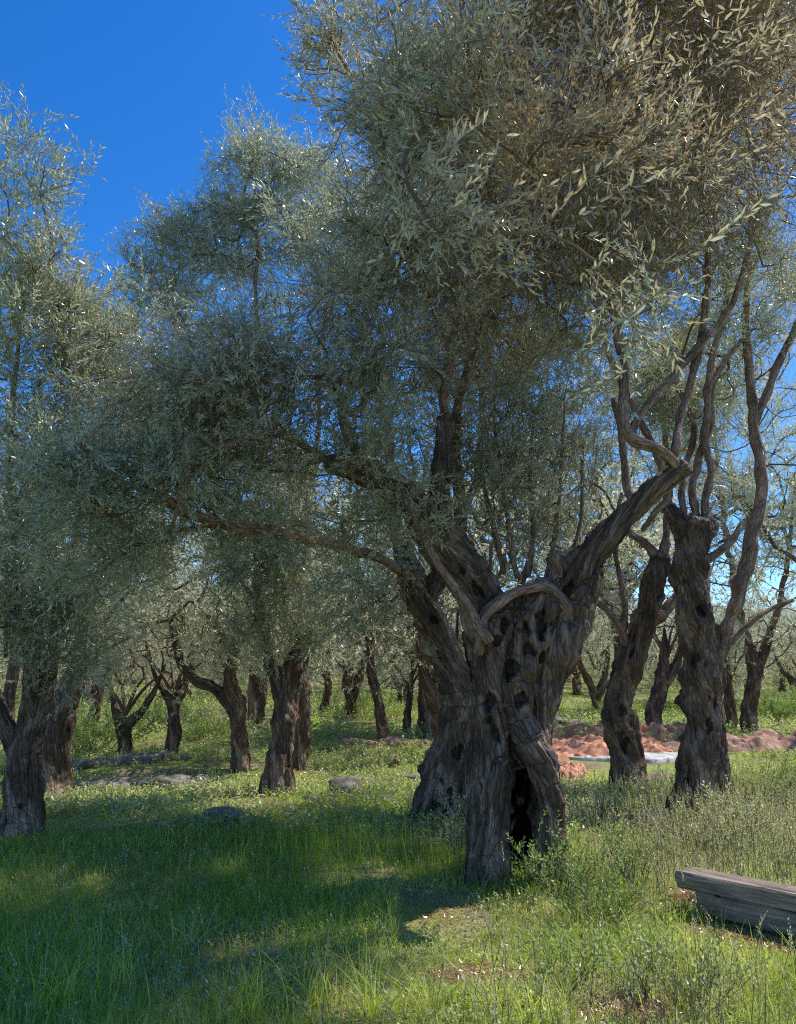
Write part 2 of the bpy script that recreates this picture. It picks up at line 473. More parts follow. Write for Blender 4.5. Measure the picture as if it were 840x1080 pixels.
rt = np.random.default_rng(11)
T_NEAR = [shoot_template(int(rt.integers(6, 11)), rt.uniform(.17, .33), rt.uniform(.042, .060), rt.uniform(.0095, .0120), True, rt, spread=rt.uniform(.65, 1.05)) for _ in range(22)]
T_MID = [shoot_template(int(rt.integers(7, 11)), rt.uniform(.24, .38), rt.uniform(.050, .066), rt.uniform(.011, .0145), False, rt, spread=rt.uniform(.6, 1.0)) for _ in range(18)]
T_FAR = [shoot_template(6, .30, .110, .030, False, rt, stem_r=.002) for _ in range(6)]

# ------------------------------------------------------------------ branch growth
def grow(seeds, seed_dirs, targets, r, step=0.12, tip=0.0022, sag=0.0, wig=0.013, expo=2.3):
    """seeds: attachable points; returns node arrays and chains"""
    pos = [s for s in seeds]; dr = [d for d in seed_dirs]; par = [-1] * len(pos)
    cap = len(pos) + int(len(targets) * 40)
    A = np.empty((cap, 3)); A[:len(pos)] = pos; Dn = np.empty((cap, 3)); Dn[:len(pos)] = dr
    PAR = np.full(cap, -1); n = len(pos); ns = n
    d0 = np.array([np.min(np.linalg.norm(seeds - t, axis=1)) for t in targets])
    tips = []
    for ti in np.argsort(d0):
        t = targets[ti]
        w = t - A[:n]; dist = np.linalg.norm(w, axis=1)
        cosb = np.sum(w * Dn[:n], 1) / (dist + 1e-6)
        cost = dist * (1.25 - 0.35 * cosb) + (np.arange(n) >= ns) * -0.10
        i = int(np.argmin(cost)); d = dist[i]
        m_ = max(2, int(d / step))
        if n + m_ >= cap: break
        a = A[i]; ctrl = a + Dn[i] * d * 0.35 + r.normal(size=3) * d * .10 + np.array([0, 0, sag * d])
        s = (np.arange(1, m_ + 1) / m_)[:, None]
        path = (1 - s) ** 2 * a + 2 * s * (1 - s) * ctrl + s ** 2 * t
        wob = np.cumsum(r.normal(size=(m_, 3)) * wig * step / .12, axis=0); path[:-1] += (wob - wob[-1] * s)[:-1]
        A[n:n + m_] = path
        g = np.diff(np.vstack([a, path]), axis=0); Dn[n:n + m_] = g / (np.linalg.norm(g, axis=1)[:, None] + 1e-9)
        PAR[n] = i; PAR[n + 1:n + m_] = np.arange(n, n + m_ - 1)
        tips.append(n + m_ - 1); n += m_
    A = A[:n]; Dn = Dn[:n]; PAR = PAR[:n]
    acc = np.zeros(n); acc[tips] += 0
    rad_ = np.zeros(n)
    cnt = np.zeros(n)
    for i in range(n - 1, ns - 1, -1):
        base = tip ** expo
        rad_[i] = (acc[i] + base) ** (1 / expo)
        acc[PAR[i]] += rad_[i] ** expo * 1.012
    return A, Dn, PAR, rad_, ns, np.array(tips)

def chains(PAR, rad_, ns):
    n = len(PAR); kids = [[] for _ in range(n)]
    for i in range(ns, n): kids[PAR[i]].append(i)
    out = []
    stack = [(PAR[i], i) for i in range(ns, n) if PAR[i] < ns]
    while stack:
        a, b = stack.pop()
        ch = [a, b]
        while kids[b]:
            ks = sorted(kids[b], key=lambda q: -rad_[q])
            for o in ks[1:]: stack.append((b, o))
            b = ks[0]; ch.append(b)
        out.append(ch)
    return out

def twig_mesh(name, A, PAR, rad_, ns, origin, rmax=0.05, mats=None):
    bag = Bag()
    for ch in chains(PAR, rad_, ns):
        r_ = rad_[ch].copy(); r_[0] = r_[1]; r_ = np.minimum(r_, rmax)
        s = 3 if r_[1] < .006 else (5 if r_[1] < .016 else 8)
        pts = A[ch]
        if r_[1] < .004 and len(ch) > 5: idx = np.unique(np.r_[0:len(ch):2, len(ch) - 1]); pts = pts[idx]; r_ = r_[idx]
        v, q, b, t = tube(pts, r_, s, cap=False)
        bag.add(v, q, b)
    return bag.mesh(name, mats or [M_TWIG], origin)

def in_poly(x, y, poly):
    c = np.zeros(len(x), bool); n = len(poly)
    for i in range(n):
        x0, y0 = poly[i]; x1, y1 = poly[(i + 1) % n]
        k = ((y0 > y) != (y1 > y)) & (x < (x1 - x0) * (y - y0) / (y1 - y0 + 1e-9) + x0)
        c ^= k
    return c

# open sky between the crowns, and where sun reaches the ground between them
SKY = [(-60, -80), (292, -80), (300, 20), (292, 70), (318, 120), (352, 146), (318, 150), (292, 138), (268, 92), (240, 104), (232, 132), (203, 152), (214, 188),
       (196, 214), (150, 196), (134, 214), (126, 244), (112, 296), (96, 306), (84, 284), (74, 216), (104, 158), (92, 138), (70, 140), (62, 96),
       (46, 128), (30, 120), (16, 84), (-60, 90)]
LIT = [(390, 1062, 80, 18), (640, 798, 100, 26), (600, 870, 60, 20), (175, 850, 150, 20), (350, 818, 110, 22), (60, 795, 110, 18), (770, 885, 130, 56), (455, 962, 52, 36), (640, 1060, 130, 24),
       (430, 800, 60, 12), (780, 1010, 60, 30), (620, 905, 40, 12), (520, 1020, 40, 10), (240, 925, 16, 6), (100, 930, 14, 5), (560, 960, 20, 8), (200, 788, 70, 12), (270, 772, 70, 8), (420, 772, 60, 8),
       (100, 772, 60, 7), (790, 800, 80, 26), (430, 850, 60, 12), (640, 768, 60, 8), (800, 765, 60, 10), (330, 760, 60, 6), (190, 762, 60, 5)]

KS = 1.0   # share of the thinning that a tree takes
def keep_mask(p, r, strength=.93):
    strength = strength * KS
    x, y, z = proj(p)
    jx = x + r.normal(size=len(x)) * 5; jy = y + r.normal(size=len(x)) * 5
    kill = in_poly(jx, jy, SKY) & (z > 0)
    g = p - SUN * ((p[:, 2] - 0.0) / SUN[2])[:, None]
    gx, gy, gz = proj(g)
    wob = .45 * noise(np.column_stack([g[:, :2] * 1.1, g[:, :1] * 0]), 17)
    for (cx, cy, rx, ry) in LIT:
        d = ((gx - cx) / rx) ** 2 + ((gy - cy) / ry) ** 2 + wob
        kill |= (d < 1) & (gz > 1) & (r.random(len(x)) < strength)
    return ~kill

def ell(px, py, D, rx, ry, rd, n):
    return (P(px, py, D), (rx * D / F, rd, ry * D / F), n)

def sample_ells(ells, r):
    out = []
    for c, ra, n in ells:
        q = r.normal(size=(n, 3)); q /= np.linalg.norm(q, axis=1)[:, None]
        q *= (r.random(n) ** (1 / 2.4))[:, None]
        out.append(c + q * np.array(ra))
    return np.vstack(out)

def leaf_up(root, name_prefix, seeds, sdirs, ells, r, templ, origin, per_node=4, last=5, mats=None, up=0.25, scale=1.0, brownf=None, tintf=None,
            mask=True, step=.12, tip=.0022, spread=.75, rmax=.020, jit=.07, extra=None):
    targets = sample_ells(ells, r)
    if mask: targets = targets[keep_mask(targets, r)]
    if extra is not None: targets = np.vstack([targets, sample_ells(extra, r)])
    A, Dn, PAR, R_, ns, tips = grow(seeds, sdirs, targets, r, step=step, tip=tip)
    me = twig_mesh('twigs', A, PAR, R_, ns, origin, rmax)
    tw = link('twigs', me, root)
    # shoots on the last nodes of every path
    idx = []
    for t in tips:
        i = t
        dens_ = per_node * r.choice([.45, .8, 1.3])
        for k in range(last):
            idx += [i] * int(dens_ + r.random())
            i = PAR[i]
            if i < ns: break
    idx = np.array(idx)
    pos = A[idx] + r.normal(size=(len(idx), 3)) * jit
    dirs = Dn[idx] * .8 + r.normal(size=(len(idx), 3)) * spread + np.array([0, 0, up]) + np.column_stack([np.zeros((len(idx), 2)), .9 * noise(A[idx] * 1.1, 12)])
    ln = np.linalg.norm(dirs, axis=1); dirs /= ln[:, None]
    if mask:
        k = keep_mask(pos + dirs * .12, r, .8); pos = pos[k]; dirs = dirs[k]
    n = len(pos)
    cl = noise(pos * 2.1, 77)
    tint = np.clip(.45 + .25 * cl + r.normal(size=n) * .08, 0, .85) if tintf is None else tintf(pos)
    dry = np.zeros(n) if brownf is None else brownf(pos)
    me = scatter('crown', templ, pos, dirs, scale * r.uniform(.75, 1.25, n), mats or [M_LEAF, M_STEM], np.asarray(origin), tint, dry, r)
    cr = link('crown', me, root)
    return n

def seeds_of(strands, zmin=1.6, step=.12, frac=0.0):
    S = []; D = []
    for s in strands:
        c = catmull(s, step)[:, :3]
        g = np.gradient(c, axis=0); g /= np.linalg.norm(g, axis=1)[:, None] + 1e-9
        k = c[:, 2] > zmin
        k &= np.arange(len(c)) >= frac * len(c)
        S.append(c[k]); D.append(g[k])
    return np.vstack(S), np.vstack(D)

def limb(root, s, origin, sides=10, nz=.24, name='limb', r=rng, m_=None):
    c = catmull(s, .05)
    rr_ = c[:, 3] * (1 + nz * noise(c[:, :3] * 9, 4))
    pts = c[:, :3] + np.column_stack([noise(c[:, :3] * 5, k) for k in (1, 2, 3)]) * c[:, 3:4] * .55 + np.column_stack([noise(c[:, :3] * 1.9, k) for k in (7, 8, 9)]) * np.minimum(c[:, 3:4] * 1.6, .05)
    v, q, b, t = tube(pts, rr_, sides)
    v = v + 0.0
    bag = Bag(); bag.add(v, q, b, t)
    return link(name, bag.mesh(name, [m_ or M_LIMB], origin), root)

# ================================================================== TREES
def base_of(px, py):
    g = G(px, py); return (float(g[0]), float(g[1]), float(g[2]) - 0.02)

def setD(pts, base):
    """strand points given as (px,py,dD,r): D is relative to the trunk base"""
    D0 = base[1]
    return px_line([(a, b, D0 + d, r) for a, b, d, r in pts])

KIN = []
def hero(label, bx, by, strands, limbs, ells, seed, voxel=.012, npits=60, holes=(), templ=T_MID, per_node=2.6, last=5, ridge=.02, twist=1.2,
         brownf=None, tip=.0022, scale=1.0, mats=None, zmin=1.7, group='olive trees of the grove', tintf=None, bark=None, extra=None):
    base = base_of(bx, by); r = np.random.default_rng(seed)
    root = empty('olive_tree', base, label, 'olive tree', group)
    o = np.array(base)
    st = [setD(s, base) * np.array([1, 1, 1, .80]) for s in strands]
    hl = [(h[0], h[1], base[1] + h[2], *h[3:]) for h in holes]
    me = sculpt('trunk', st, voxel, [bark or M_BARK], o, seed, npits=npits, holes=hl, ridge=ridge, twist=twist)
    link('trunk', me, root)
    lb = [setD(s, base) * np.array([1, 1, 1, .66]) for s in limbs]
    for s in lb: limb(root, s, o)
    S, Dn = seeds_of(lb, zmin, frac=.35) if lb else (np.zeros((0, 3)), np.zeros((0, 3)))
    S2, D2 = seeds_of(st, max(zmin, 1.9), frac=.6)
    S = np.vstack([S, S2]); Dn = np.vstack([Dn, D2])
    E = [ell(a, b, base[1] + d, rx, ry, rd, n) for a, b, d, rx, ry, rd, n in ells]
    n = leaf_up(root, '', S, Dn, E, r, templ, o, per_node=per_node, last=last, brownf=brownf, tip=tip, scale=scale, mats=mats, tintf=tintf, extra=extra)
    print('tree', label[:40], 'base', [round(x, 2) for x in base], 'shoots', n, 'trunk v', len(me.vertices))
    return root

T_BARE = [shoot_template(2, rt.uniform(.3, .6), .05, .011, True, rt, stem_r=.0021) for _ in range(8)]
def tangle(root, ells, n, seed):
    r = np.random.default_rng(seed); o = np.array(root.location)
    pos = sample_ells([ell(a, b, root.location.y + d, rx, ry, rd, m_) for a, b, d, rx, ry, rd, m_ in ells], r)
    pos = pos + r.normal(size=pos.shape) * .05
    k = keep_mask(pos, r, .8); pos = pos[k]; n = len(pos)
    flow = np.column_stack([noise(pos * .8, 3), noise(pos * .8, 4), noise(pos * .8, 6) - .35])
    d = flow + r.normal(size=(n, 3)) * .35
    me = scatter('twig_tangle', T_BARE, pos, d, r.uniform(.6, 1.3, n), [M_LEAF, M_TWIG], o, r.random(n) * .8, np.clip(r.normal(.6, .3, n), 0, 1), r)
    link('twig_tangle', me, root)

def dry_haze_main(p):  # upper-right leaves browned: dried ones, plus backlit haze painted into the colour
    x, y, z = proj(p)
    d = .15 + 1.0 * np.clip((x - 400) / 140, 0, 1) * np.clip((360 - y) / 150, 0, 1)
    return np.clip(d * (0.62 + .5 * noise(p * 1.7, 5)), 0, 1)

main = hero('largest old olive in front, hollow split trunk forking wide into two thick arms', 545, 930,
    [[(508, 962, 0, 33), (514, 900, 0, 26), (519, 820, 0, 21), (522, 750, .02, 23), (520, 690, .02, 26), (524, 645, .02, 28)],
     [(502, 968, 0, 12), (508, 915, -.06, 16), (520, 860, -.1, 12), (528, 800, -.1, 10)],
     [(588, 965, 0, 25), (580, 915, -.03, 20), (583, 868, -.08, 17), (579, 825, -.14, 18), (563, 788, -.15, 19), (550, 755, -.06, 22), (548, 715, -.03, 28), (560, 665, 0, 30), (586, 625, 0, 30)],
     [(602, 975, .0, 12), (590, 925, .03, 13), (586, 860, .08, 13), (578, 800, .1, 13)],
     [(564, 800, .05, 15), (572, 745, .03, 22), (584, 692, .02, 28), (600, 645, 0, 29), (622, 598, 0, 23)],
     [(547, 960, .42, 38), (547, 850, .40, 36), (545, 760, .25, 34), (545, 700, .15, 35), (545, 655, .1, 36), (545, 632, .1, 22)],
     [(520, 690, .1, 28), (502, 620, 0, 30), (472, 580, -.05, 27), (440, 538, -.15, 23), (405, 507, -.3, 19), (372, 493, -.45, 16), (347, 489, -.55, 13)],
     [(560, 695, .05, 30), (590, 632, 0, 27), (622, 588, -.05, 21), (655, 550, -.1, 15.5), (690, 516, -.15, 13.5), (722, 491, -.2, 13)],
     [(470, 575, -.05, 16), (464, 530, -.1, 15), (467, 480, -.12, 12), (470, 440, -.12, 10)]],
    [[(500, 690, -.12, 9), (502, 664, -.19, 9), (517, 640, -.22, 9), (545, 626, -.22, 9), (575, 622, -.22, 10), (596, 634, -.19, 10), (604, 655, -.1, 11), (600, 680, .02, 10)],
     [(510, 675, -.2, 9), (497, 652, -.28, 9), (478, 625, -.35, 8), (458, 592, -.45, 6.5), (440, 562, -.55, 5), (425, 530, -.7, 3)],
     [(468, 470, -.12, 11), (472, 420, -.1, 9), (475, 370, -.1, 7), (486, 310, -.2, 5), (500, 250, -.4, 4)],
     [(498, 255, -.4, 5), (515, 150, -.8, 4.5), (540, 40, -1.2, 4), (585, -110, -1.7, 3.5), (620, -200, -2.0, 3)],
     [(474, 372, -.1, 6), (445, 290, -.3, 5), (425, 190, -.6, 4), (405, 90, -.9, 3)],
     [(484, 580, .1, 11), (486, 520, .2, 10), (484, 460, .25, 9), (488, 400, .3, 7), (510, 330, .3, 5)],
     [(718, 493, -.2, 11), (700, 474, -.3, 10), (672, 466, -.35, 9), (660, 440, -.35, 9), (657, 400, -.35, 9), (650, 350, -.3, 8), (640, 300, -.3, 7), (632, 230, -.5, 5), (640, 150, -.8, 4)],
     [(666, 462, -.3, 7), (676, 440, -.3, 7), (702, 408, -.2, 7), (735, 370, -.1, 7), (760, 340, 0, 6), (780, 300, 0, 5), (800, 230, -.1, 4)],
     [(712, 478, -.2, 7), (716, 450, -.1, 7), (730, 395, 0, 7), (742, 330, 0, 6.5), (745, 260, 0, 6), (743, 170, 0, 5), (735, 90, -.2, 3)],
     [(668, 545, -.1, 8), (662, 500, 0, 7), (652, 455, 0, 6), (645, 420, 0, 5)],
     [(348, 490, -.55, 7), (325, 474, -.7, 6), (300, 462, -.9, 4), (270, 455, -1.1, 3)],
     [(372, 495, -.45, 9), (362, 455, -.5, 8), (358, 420, -.6, 6), (345, 380, -.8, 4)],
     [(358, 440, -.5, 5), (382, 425, -.4, 5), (402, 400, -.4, 4)],
     [(545, 610, 0, 5), (535, 560, 0, 4), (528, 500, .1, 3), (522, 430, .1, 2)],
     [(555, 610, .1, 5), (560, 560, .1, 4), (558, 500, .2, 3), (566, 430, .2, 2)],
     [(575, 612, .1, 4), (585, 560, .2, 4), (590, 500, .2, 3), (596, 430, .2, 2)],
     [(530, 605, .1, 5), (518, 550, .2, 4), (508, 490, .3, 3)],
     [(600, 600, .1, 4), (612, 540, .2, 3), (615, 470, .2, 2.5)]],
    [(300, 415, -.6, 120, 100, 1.2, 85), (190, 450, -.8, 120, 100, 1.1, 60), (130, 560, -.9, 80, 70, .8, 26), (400, 330, -.3, 120, 110, 1.1, 150), (425, 190, -.6, 105, 120, .9, 130),
     (540, 330, .4, 130, 120, 1.3, 140), (520, 150, -.7, 150, 140, 1.2, 170), (690, 180, -.5, 150, 150, 1.3, 160), (640, 350, .6, 120, 80, .8, 50),
     (550, 500, .1, 85, 85, .45, 90), (560, 420, .3, 90, 70, .5, 36), (450, 30, -1.3, 130, 80, .9, 90), (640, 20, -1.6, 200, 90, .9, 130), (340, 50, -.8, 40, 60, .5, 30),
     (790, 60, -1.2, 110, 110, .9, 80), (820, 240, -.4, 60, 90, .8, 40), (600, 110, -3.3, 250, 110, .4, 60), (500, 235, -3.6, 70, 60, .2, 8), (672, 310, -3.7, 40, 40, .15, 4),
     (700, 60, 1.2, 300, 150, 1.0, 110), (440, 545, -.5, 50, 40, .3, 18), (370, 465, -.8, 80, 45, .35, 34), (230, 370, -.8, 80, 70, .7, 50), (370, 570, -.2, 60, 40, .4, 16), (720, -200, -2.1, 300, 110, 1.6, 210), (560, -260, -2.7, 260, 90, 1.4, 150)],
    seed=21, voxel=.0105, npits=34, templ=T_NEAR, per_node=2.2, last=5, ridge=.024,
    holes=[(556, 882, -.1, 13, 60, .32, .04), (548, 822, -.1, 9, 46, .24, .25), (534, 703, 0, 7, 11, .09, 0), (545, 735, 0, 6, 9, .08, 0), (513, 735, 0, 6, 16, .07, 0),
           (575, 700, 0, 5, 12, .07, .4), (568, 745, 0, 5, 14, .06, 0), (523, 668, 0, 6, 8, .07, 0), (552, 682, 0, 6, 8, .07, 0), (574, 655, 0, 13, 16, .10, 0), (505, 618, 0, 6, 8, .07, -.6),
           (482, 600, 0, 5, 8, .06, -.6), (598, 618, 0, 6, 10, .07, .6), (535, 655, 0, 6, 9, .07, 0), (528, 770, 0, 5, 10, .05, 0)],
    brownf=dry_haze_main,
    extra=[(np.array([2.7, 6.4, 6.9]), (2.3, 1.5, .8), 200), (np.array([2.2, 4.3, 6.4]), (1.4, .8, .5), 60)])

tangle(main, [(640, 60, -1.2, 240, 120, .9, 2600), (700, 200, -.6, 160, 130, 1.1, 1500), (560, 220, -.4, 150, 140, 1.0, 1300), (230, 430, -.7, 140, 70, .7, 700), (420, 330, -.2, 130, 130, 1, 700),
    (640, 120, -2.6, 220, 120, .5, 500), (560, 470, .2, 90, 100, .5, 500)], 0, 88)

hero('leaning olive with pitted twisted trunk just behind the hollow one', 465, 862,
    [[(458, 885, 0, 33), (464, 835, 0, 25), (476, 780, 0, 21), (484, 740, 0, 20), (472, 695, 0, 19), (452, 650, 0, 18), (434, 608, 0, 17), (424, 575, 0, 12)],
     [(486, 885, .1, 17), (492, 820, .1, 12), (500, 750, .1, 10), (500, 700, .1, 9), (494, 665, .1, 8)],
     [(434, 880, -.1, 12), (452, 835, -.1, 12), (470, 780, -.05, 9)],
     [(445, 640, 0, 15), (462, 612, 0, 13), (470, 585, .1, 10)]],
    [[(436, 612, 0, 11), (405, 590, -.6, 9), (350, 572, -1.6, 8), (290, 560, -2.4, 8), (240, 551, -2.9, 8.5), (205, 543, -3.1, 8), (165, 520, -3.3, 7.5), (122, 492, -3.5, 6), (80, 470, -3.7, 4)],
     [(215, 546, -3.0, 5), (180, 530, -3.1, 4), (140, 530, -3.3, 3.5), (100, 535, -3.4, 3)],
     [(235, 551, -2.9, 4), (190, 558, -3.0, 4), (150, 570, -3.1, 3), (110, 600, -3.2, 2)],
     [(203, 543, -3.1, 5), (195, 510, -3.1, 4), (185, 470, -3.1, 3)],
     [(425, 580, 0, 11), (415, 530, 0, 9), (410, 470, 0, 7), (400, 400, 0, 5)],
     [(470, 590, .1, 9), (490, 540, .2, 8), (505, 470, .2, 6), (510, 400, .2, 5)]],
    [(430, 480, .2, 110, 90, 1, 90), (540, 430, .8, 120, 110, 1, 85), (450, 330, .3, 120, 90, 1, 70), (570, 260, .8, 130, 120, 1, 120), (550, 360, .9, 140, 80, 1.1, 90), (440, 230, -.9, 190, 70, 1.4, 150), (420, 530, -.9, 50, 50, .3, 18), (250, 560, -2.6, 70, 30, .3, 16), (205, 505, -3.1, 95, 40, .5, 40), (95, 500, -3.6, 90, 55, .6, 55),
     (110, 590, -3.0, 90, 50, .5, 26), (380, 625, -.4, 60, 45, .5, 26)],
    seed=33, voxel=.015, npits=60, holes=[(462, 820, 0, 4, 6, .06, 0), (478, 835, 0, 4, 8, .06, 0), (486, 790, 0, 4, 9, .06, 0), (455, 848, 0, 4, 6, .06, 0), (470, 855, 0, 5, 8, .07, 0)], zmin=1.5)

KS = .72
hero('tall straight olive at the right with slender pink-brown stems rising from its cut top', 735, 856,
    [[(730, 878, 0, 33), (734, 830, 0, 25), (740, 770, 0, 22), (738, 700, 0, 22), (732, 640, 0, 22), (729, 590, 0, 21), (732, 552, 0, 22)],
     [(760, 872, .1, 16), (756, 800, .1, 13), (752, 720, .1, 12), (750, 660, .1, 10)],
     [(706, 872, 0, 12), (722, 830, 0, 12), (735, 780, 0, 10)],
     [(732, 570, 0, 20), (750, 548, 0, 12)], [(728, 570, 0, 18), (706, 536, 0, 9)]],
    [[(758, 700, .1, 9), (768, 662, .1, 10), (785, 600, .1, 11), (800, 545, .1, 10), (801, 490, .1, 9), (797, 445, .1, 9), (789, 385, .1, 7), (786, 330, .1, 6), (792, 270, 0, 4)],
     [(798, 450, .1, 7), (812, 400, .1, 7), (830, 362, .1, 6), (848, 320, 0, 5)],
     [(712, 545, 0, 7), (700, 510, 0, 6.5), (688, 470, 0, 6), (668, 430, 0, 6), (645, 380, 0, 5), (630, 330, 0, 4)],
     [(745, 548, 0, 8), (752, 500, 0, 6.5), (742, 450, 0, 6), (748, 400, 0, 6), (765, 340, 0, 5), (770, 280, 0, 4)],
     [(735, 548, 0, 7), (735, 500, .1, 6), (745, 455, .1, 6), (755, 400, .1, 5), (790, 350, .1, 4)],
     [(705, 530, 0, 7), (690, 545, 0, 5), (680, 560, 0, 5)],
     [(722, 545, 0, 6), (722, 500, .2, 5), (730, 460, .2, 5), (715, 400, .2, 4)],
     [(762, 690, .2, 5), (800, 655, .2, 4), (835, 635, .3, 3)]],
    [(700, 320, 0, 85, 90, 1, 70), (800, 320, 0, 80, 80, 1, 80), (780, 180, -.2, 120, 120, 1.2, 120), (850, 520, .6, 60, 110, .9, 80), (640, 250, .3, 90, 90, 1, 60), (800, 620, .8, 50, 40, .5, 18), (770, 450, 1.2, 90, 90, .9, 90), (700, 200, .5, 110, 110, 1.2, 110), (820, 60, 0, 90, 90, 1, 70), (720, 420, .8, 80, 70, .8, 70)],
    seed=47, voxel=.015, npits=75, holes=[(722, 820, 0, 4, 8, .06, 0), (745, 760, 0, 4, 8, .06, 0), (728, 690, 0, 4, 9, .06, 0), (742, 640, 0, 4, 7, .06, 0), (757, 735, 0, 4, 9, .06, 0)])

hero('dark olive trunk bowing right between the hollow tree and the tall straight one', 660, 836,
    [[(662, 852, 0, 25), (660, 805, 0, 19), (651, 755, 0, 17), (662, 705, 0, 17), (680, 655, 0, 15), (691, 610, 0, 13), (695, 585, 0, 10)],
     [(680, 855, 0, 9), (672, 800, 0, 9), (664, 750, 0, 9)], [(645, 760, 0, 10), (655, 720, 0, 11)]],
    [[(668, 700, 0, 8), (656, 668, 0, 7), (642, 645, 0, 6), (622, 632, 0, 4.5), (605, 622, .2, 3)],
     [(658, 675, 0, 6), (656, 640, 0, 5), (652, 590, .1, 4), (656, 520, .1, 3)],
     [(684, 665, 0, 8), (705, 645, .1, 9), (735, 605, .3, 8), (770, 572, .4, 6), (800, 540, .5, 4)],
     [(693, 592, 0, 8), (680, 572, 0, 7), (665, 560, 0, 5), (650, 540, 0, 3)],
     [(695, 590, 0, 8), (700, 550, 0, 6), (705, 490, .2, 5), (700, 420, .2, 4)]],
    [(640, 450, .2, 90, 100, 1, 120), (600, 560, .4, 70, 60, .8, 50), (770, 500, .7, 80, 80, .8, 80), (690, 380, .3, 100, 80, 1, 60), (640, 600, .3, 50, 30, .5, 16)],
    seed=52, voxel=.017, npits=50, mats=[M_LEAF, M_STEM], holes=[(655, 745, 0, 4, 7, .06, 0), (663, 780, 0, 4, 8, .06, 0), (650, 770, 0, 3, 6, .05, 0)])

KS = 1.0
hero('dark gnarled olive cut by the left edge, its thick trunk lifting pale twigs', 20, 884,
    [[(14, 905, 0, 30), (19, 860, 0, 22), (24, 800, 0, 17), (34, 750, 0, 15), (32, 700, 0, 10), (20, 650, 0, 8), (12, 600, 0, 6)],
     [(38, 905, 0, 14), (34, 850, 0, 12), (36, 790, 0, 10)],
     [(36, 770, 0, 12), (50, 725, 0, 10), (58, 670, 0, 7.5), (68, 610, 0, 6)], [(20, 800, 0, 11), (0, 750, 0, 10), (-20, 700, 0, 8)]],
    [[(68, 620, 0, 7), (80, 560, 0, 6), (85, 490, -.2, 5), (75, 420, -.5, 4), (60, 330, -.9, 3.5), (55, 250, -1.2, 3)],
     [(13, 610, 0, 7), (15, 550, 0, 6), (10, 480, -.2, 5), (20, 380, -.6, 4), (25, 280, -1, 3)],
     [(55, 690, 0, 6), (80, 640, -.2, 5), (110, 600, -.4, 4), (140, 560, -.6, 3)],
     [(60, 660, 0, 5), (90, 600, .1, 4), (125, 550, .1, 3)], [(36, 745, 0, 6), (42, 690, -.2, 5), (40, 630, -.3, 4), (45, 560, -.3, 3)],
     [(10, 690, -.2, 4), (5, 640, -.3, 4), (-10, 590, -.3, 3)]],
    [(45, 340, -1.0, 85, 100, .8, 95), (28, 165, -1.5, 42, 75, .35, 16), (45, 255, -1.4, 55, 75, .5, 26), (82, 190, -1.4, 18, 50, .3, 6), (95, 430, -.5, 110, 90, .9, 110), (25, 540, -.5, 80, 100, .8, 80), (120, 350, -.4, 70, 70, .7, 50),
     (70, 640, -.3, 70, 50, .6, 44), (25, 650, -.6, 60, 60, .35, 40), (60, 690, -.5, 45, 30, .3, 14), (-60, 400, -.6, 80, 200, 1, 60)],
    seed=61, voxel=.015, npits=55, templ=T_NEAR[:6] + T_MID)

hero('black-armed olive behind the left edge tree, leaning right with a sunlit streak', 57, 842,
    [[(55, 856, 0, 23), (56, 810, 0, 17), (60, 765, 0, 15), (76, 725, 0, 13), (87, 685, 0, 11), (95, 645, 0, 8)],
     [(72, 854, 0, 9), (68, 800, 0, 9), (72, 750, 0, 9)], [(52, 780, 0, 10), (44, 735, 0, 9), (46, 690, 0, 8)]],
    [[(94, 650, 0, 7), (105, 600, 0, 5), (120, 540, 0, 4), (125, 470, 0, 3)], [(46, 695, 0, 6), (40, 640, 0, 5), (50, 570, 0, 4)],
     [(80, 710, 0, 4), (105, 690, .1, 3), (140, 670, .2, 2.5)], [(92, 660, 0, 4), (110, 655, .1, 3.5), (135, 625, .2, 2.5)]],
    [(120, 480, .2, 90, 100, .9, 70), (60, 560, .3, 80, 70, .8, 60), (140, 600, .3, 70, 45, .6, 40), (150, 380, .3, 70, 60, .8, 40)],
    seed=68, voxel=.018, npits=36)

KS = .45
hero('dark bushy olive left of centre whose grey-green foliage hangs low on a forked trunk', 293, 838,
    [[(286, 850, 0, 20), (294, 805, 0, 15), (300, 765, 0, 14), (305, 725, 0, 13), (314, 692, 0, 11), (330, 668, 0, 8)],
     [(308, 852, 0, 8), (300, 800, 0, 9), (294, 760, 0, 9)], [(300, 740, 0, 11), (286, 695, 0, 9), (276, 655, 0, 8), (271, 610, 0, 6)]],
    [[(329, 672, 0, 7), (348, 650, 0, 5), (370, 625, 0, 4)], [(271, 615, 0, 6), (272, 520, 0, 5), (272, 420, 0, 4), (270, 300, 0, 3.5), (270, 200, 0, 2.5)],
     [(315, 690, 0, 6), (320, 620, 0, 5), (325, 540, 0, 4), (335, 430, 0, 3.5), (345, 300, 0, 3)], [(276, 650, 0, 5), (240, 590, 0, 4), (215, 480, 0, 3.5), (200, 350, 0, 3)]],
    [(268, 170, -.1, 42, 72, .6, 44), (240, 215, -.1, 65, 55, .7, 44), (188, 245, 0, 45, 35, .5, 26), (325, 190, 0, 45, 60, .5, 32), (325, 240, 0, 75, 85, .9, 100), (215, 265, 0, 75, 60, .8, 80), (280, 350, .1, 130, 90, 1.1, 120), (310, 600, -.5, 90, 80, .7, 210), (300, 520, -.4, 90, 60, .7, 80), (160, 290, 0, 45, 60, .6, 40),
     (250, 470, .3, 120, 70, 1, 70), (385, 240, .2, 50, 70, .7, 40), (270, 665, -.4, 50, 40, .5, 56), (340, 680, -.3, 35, 25, .4, 18)],
    seed=74, voxel=.018, npits=40, per_node=3)

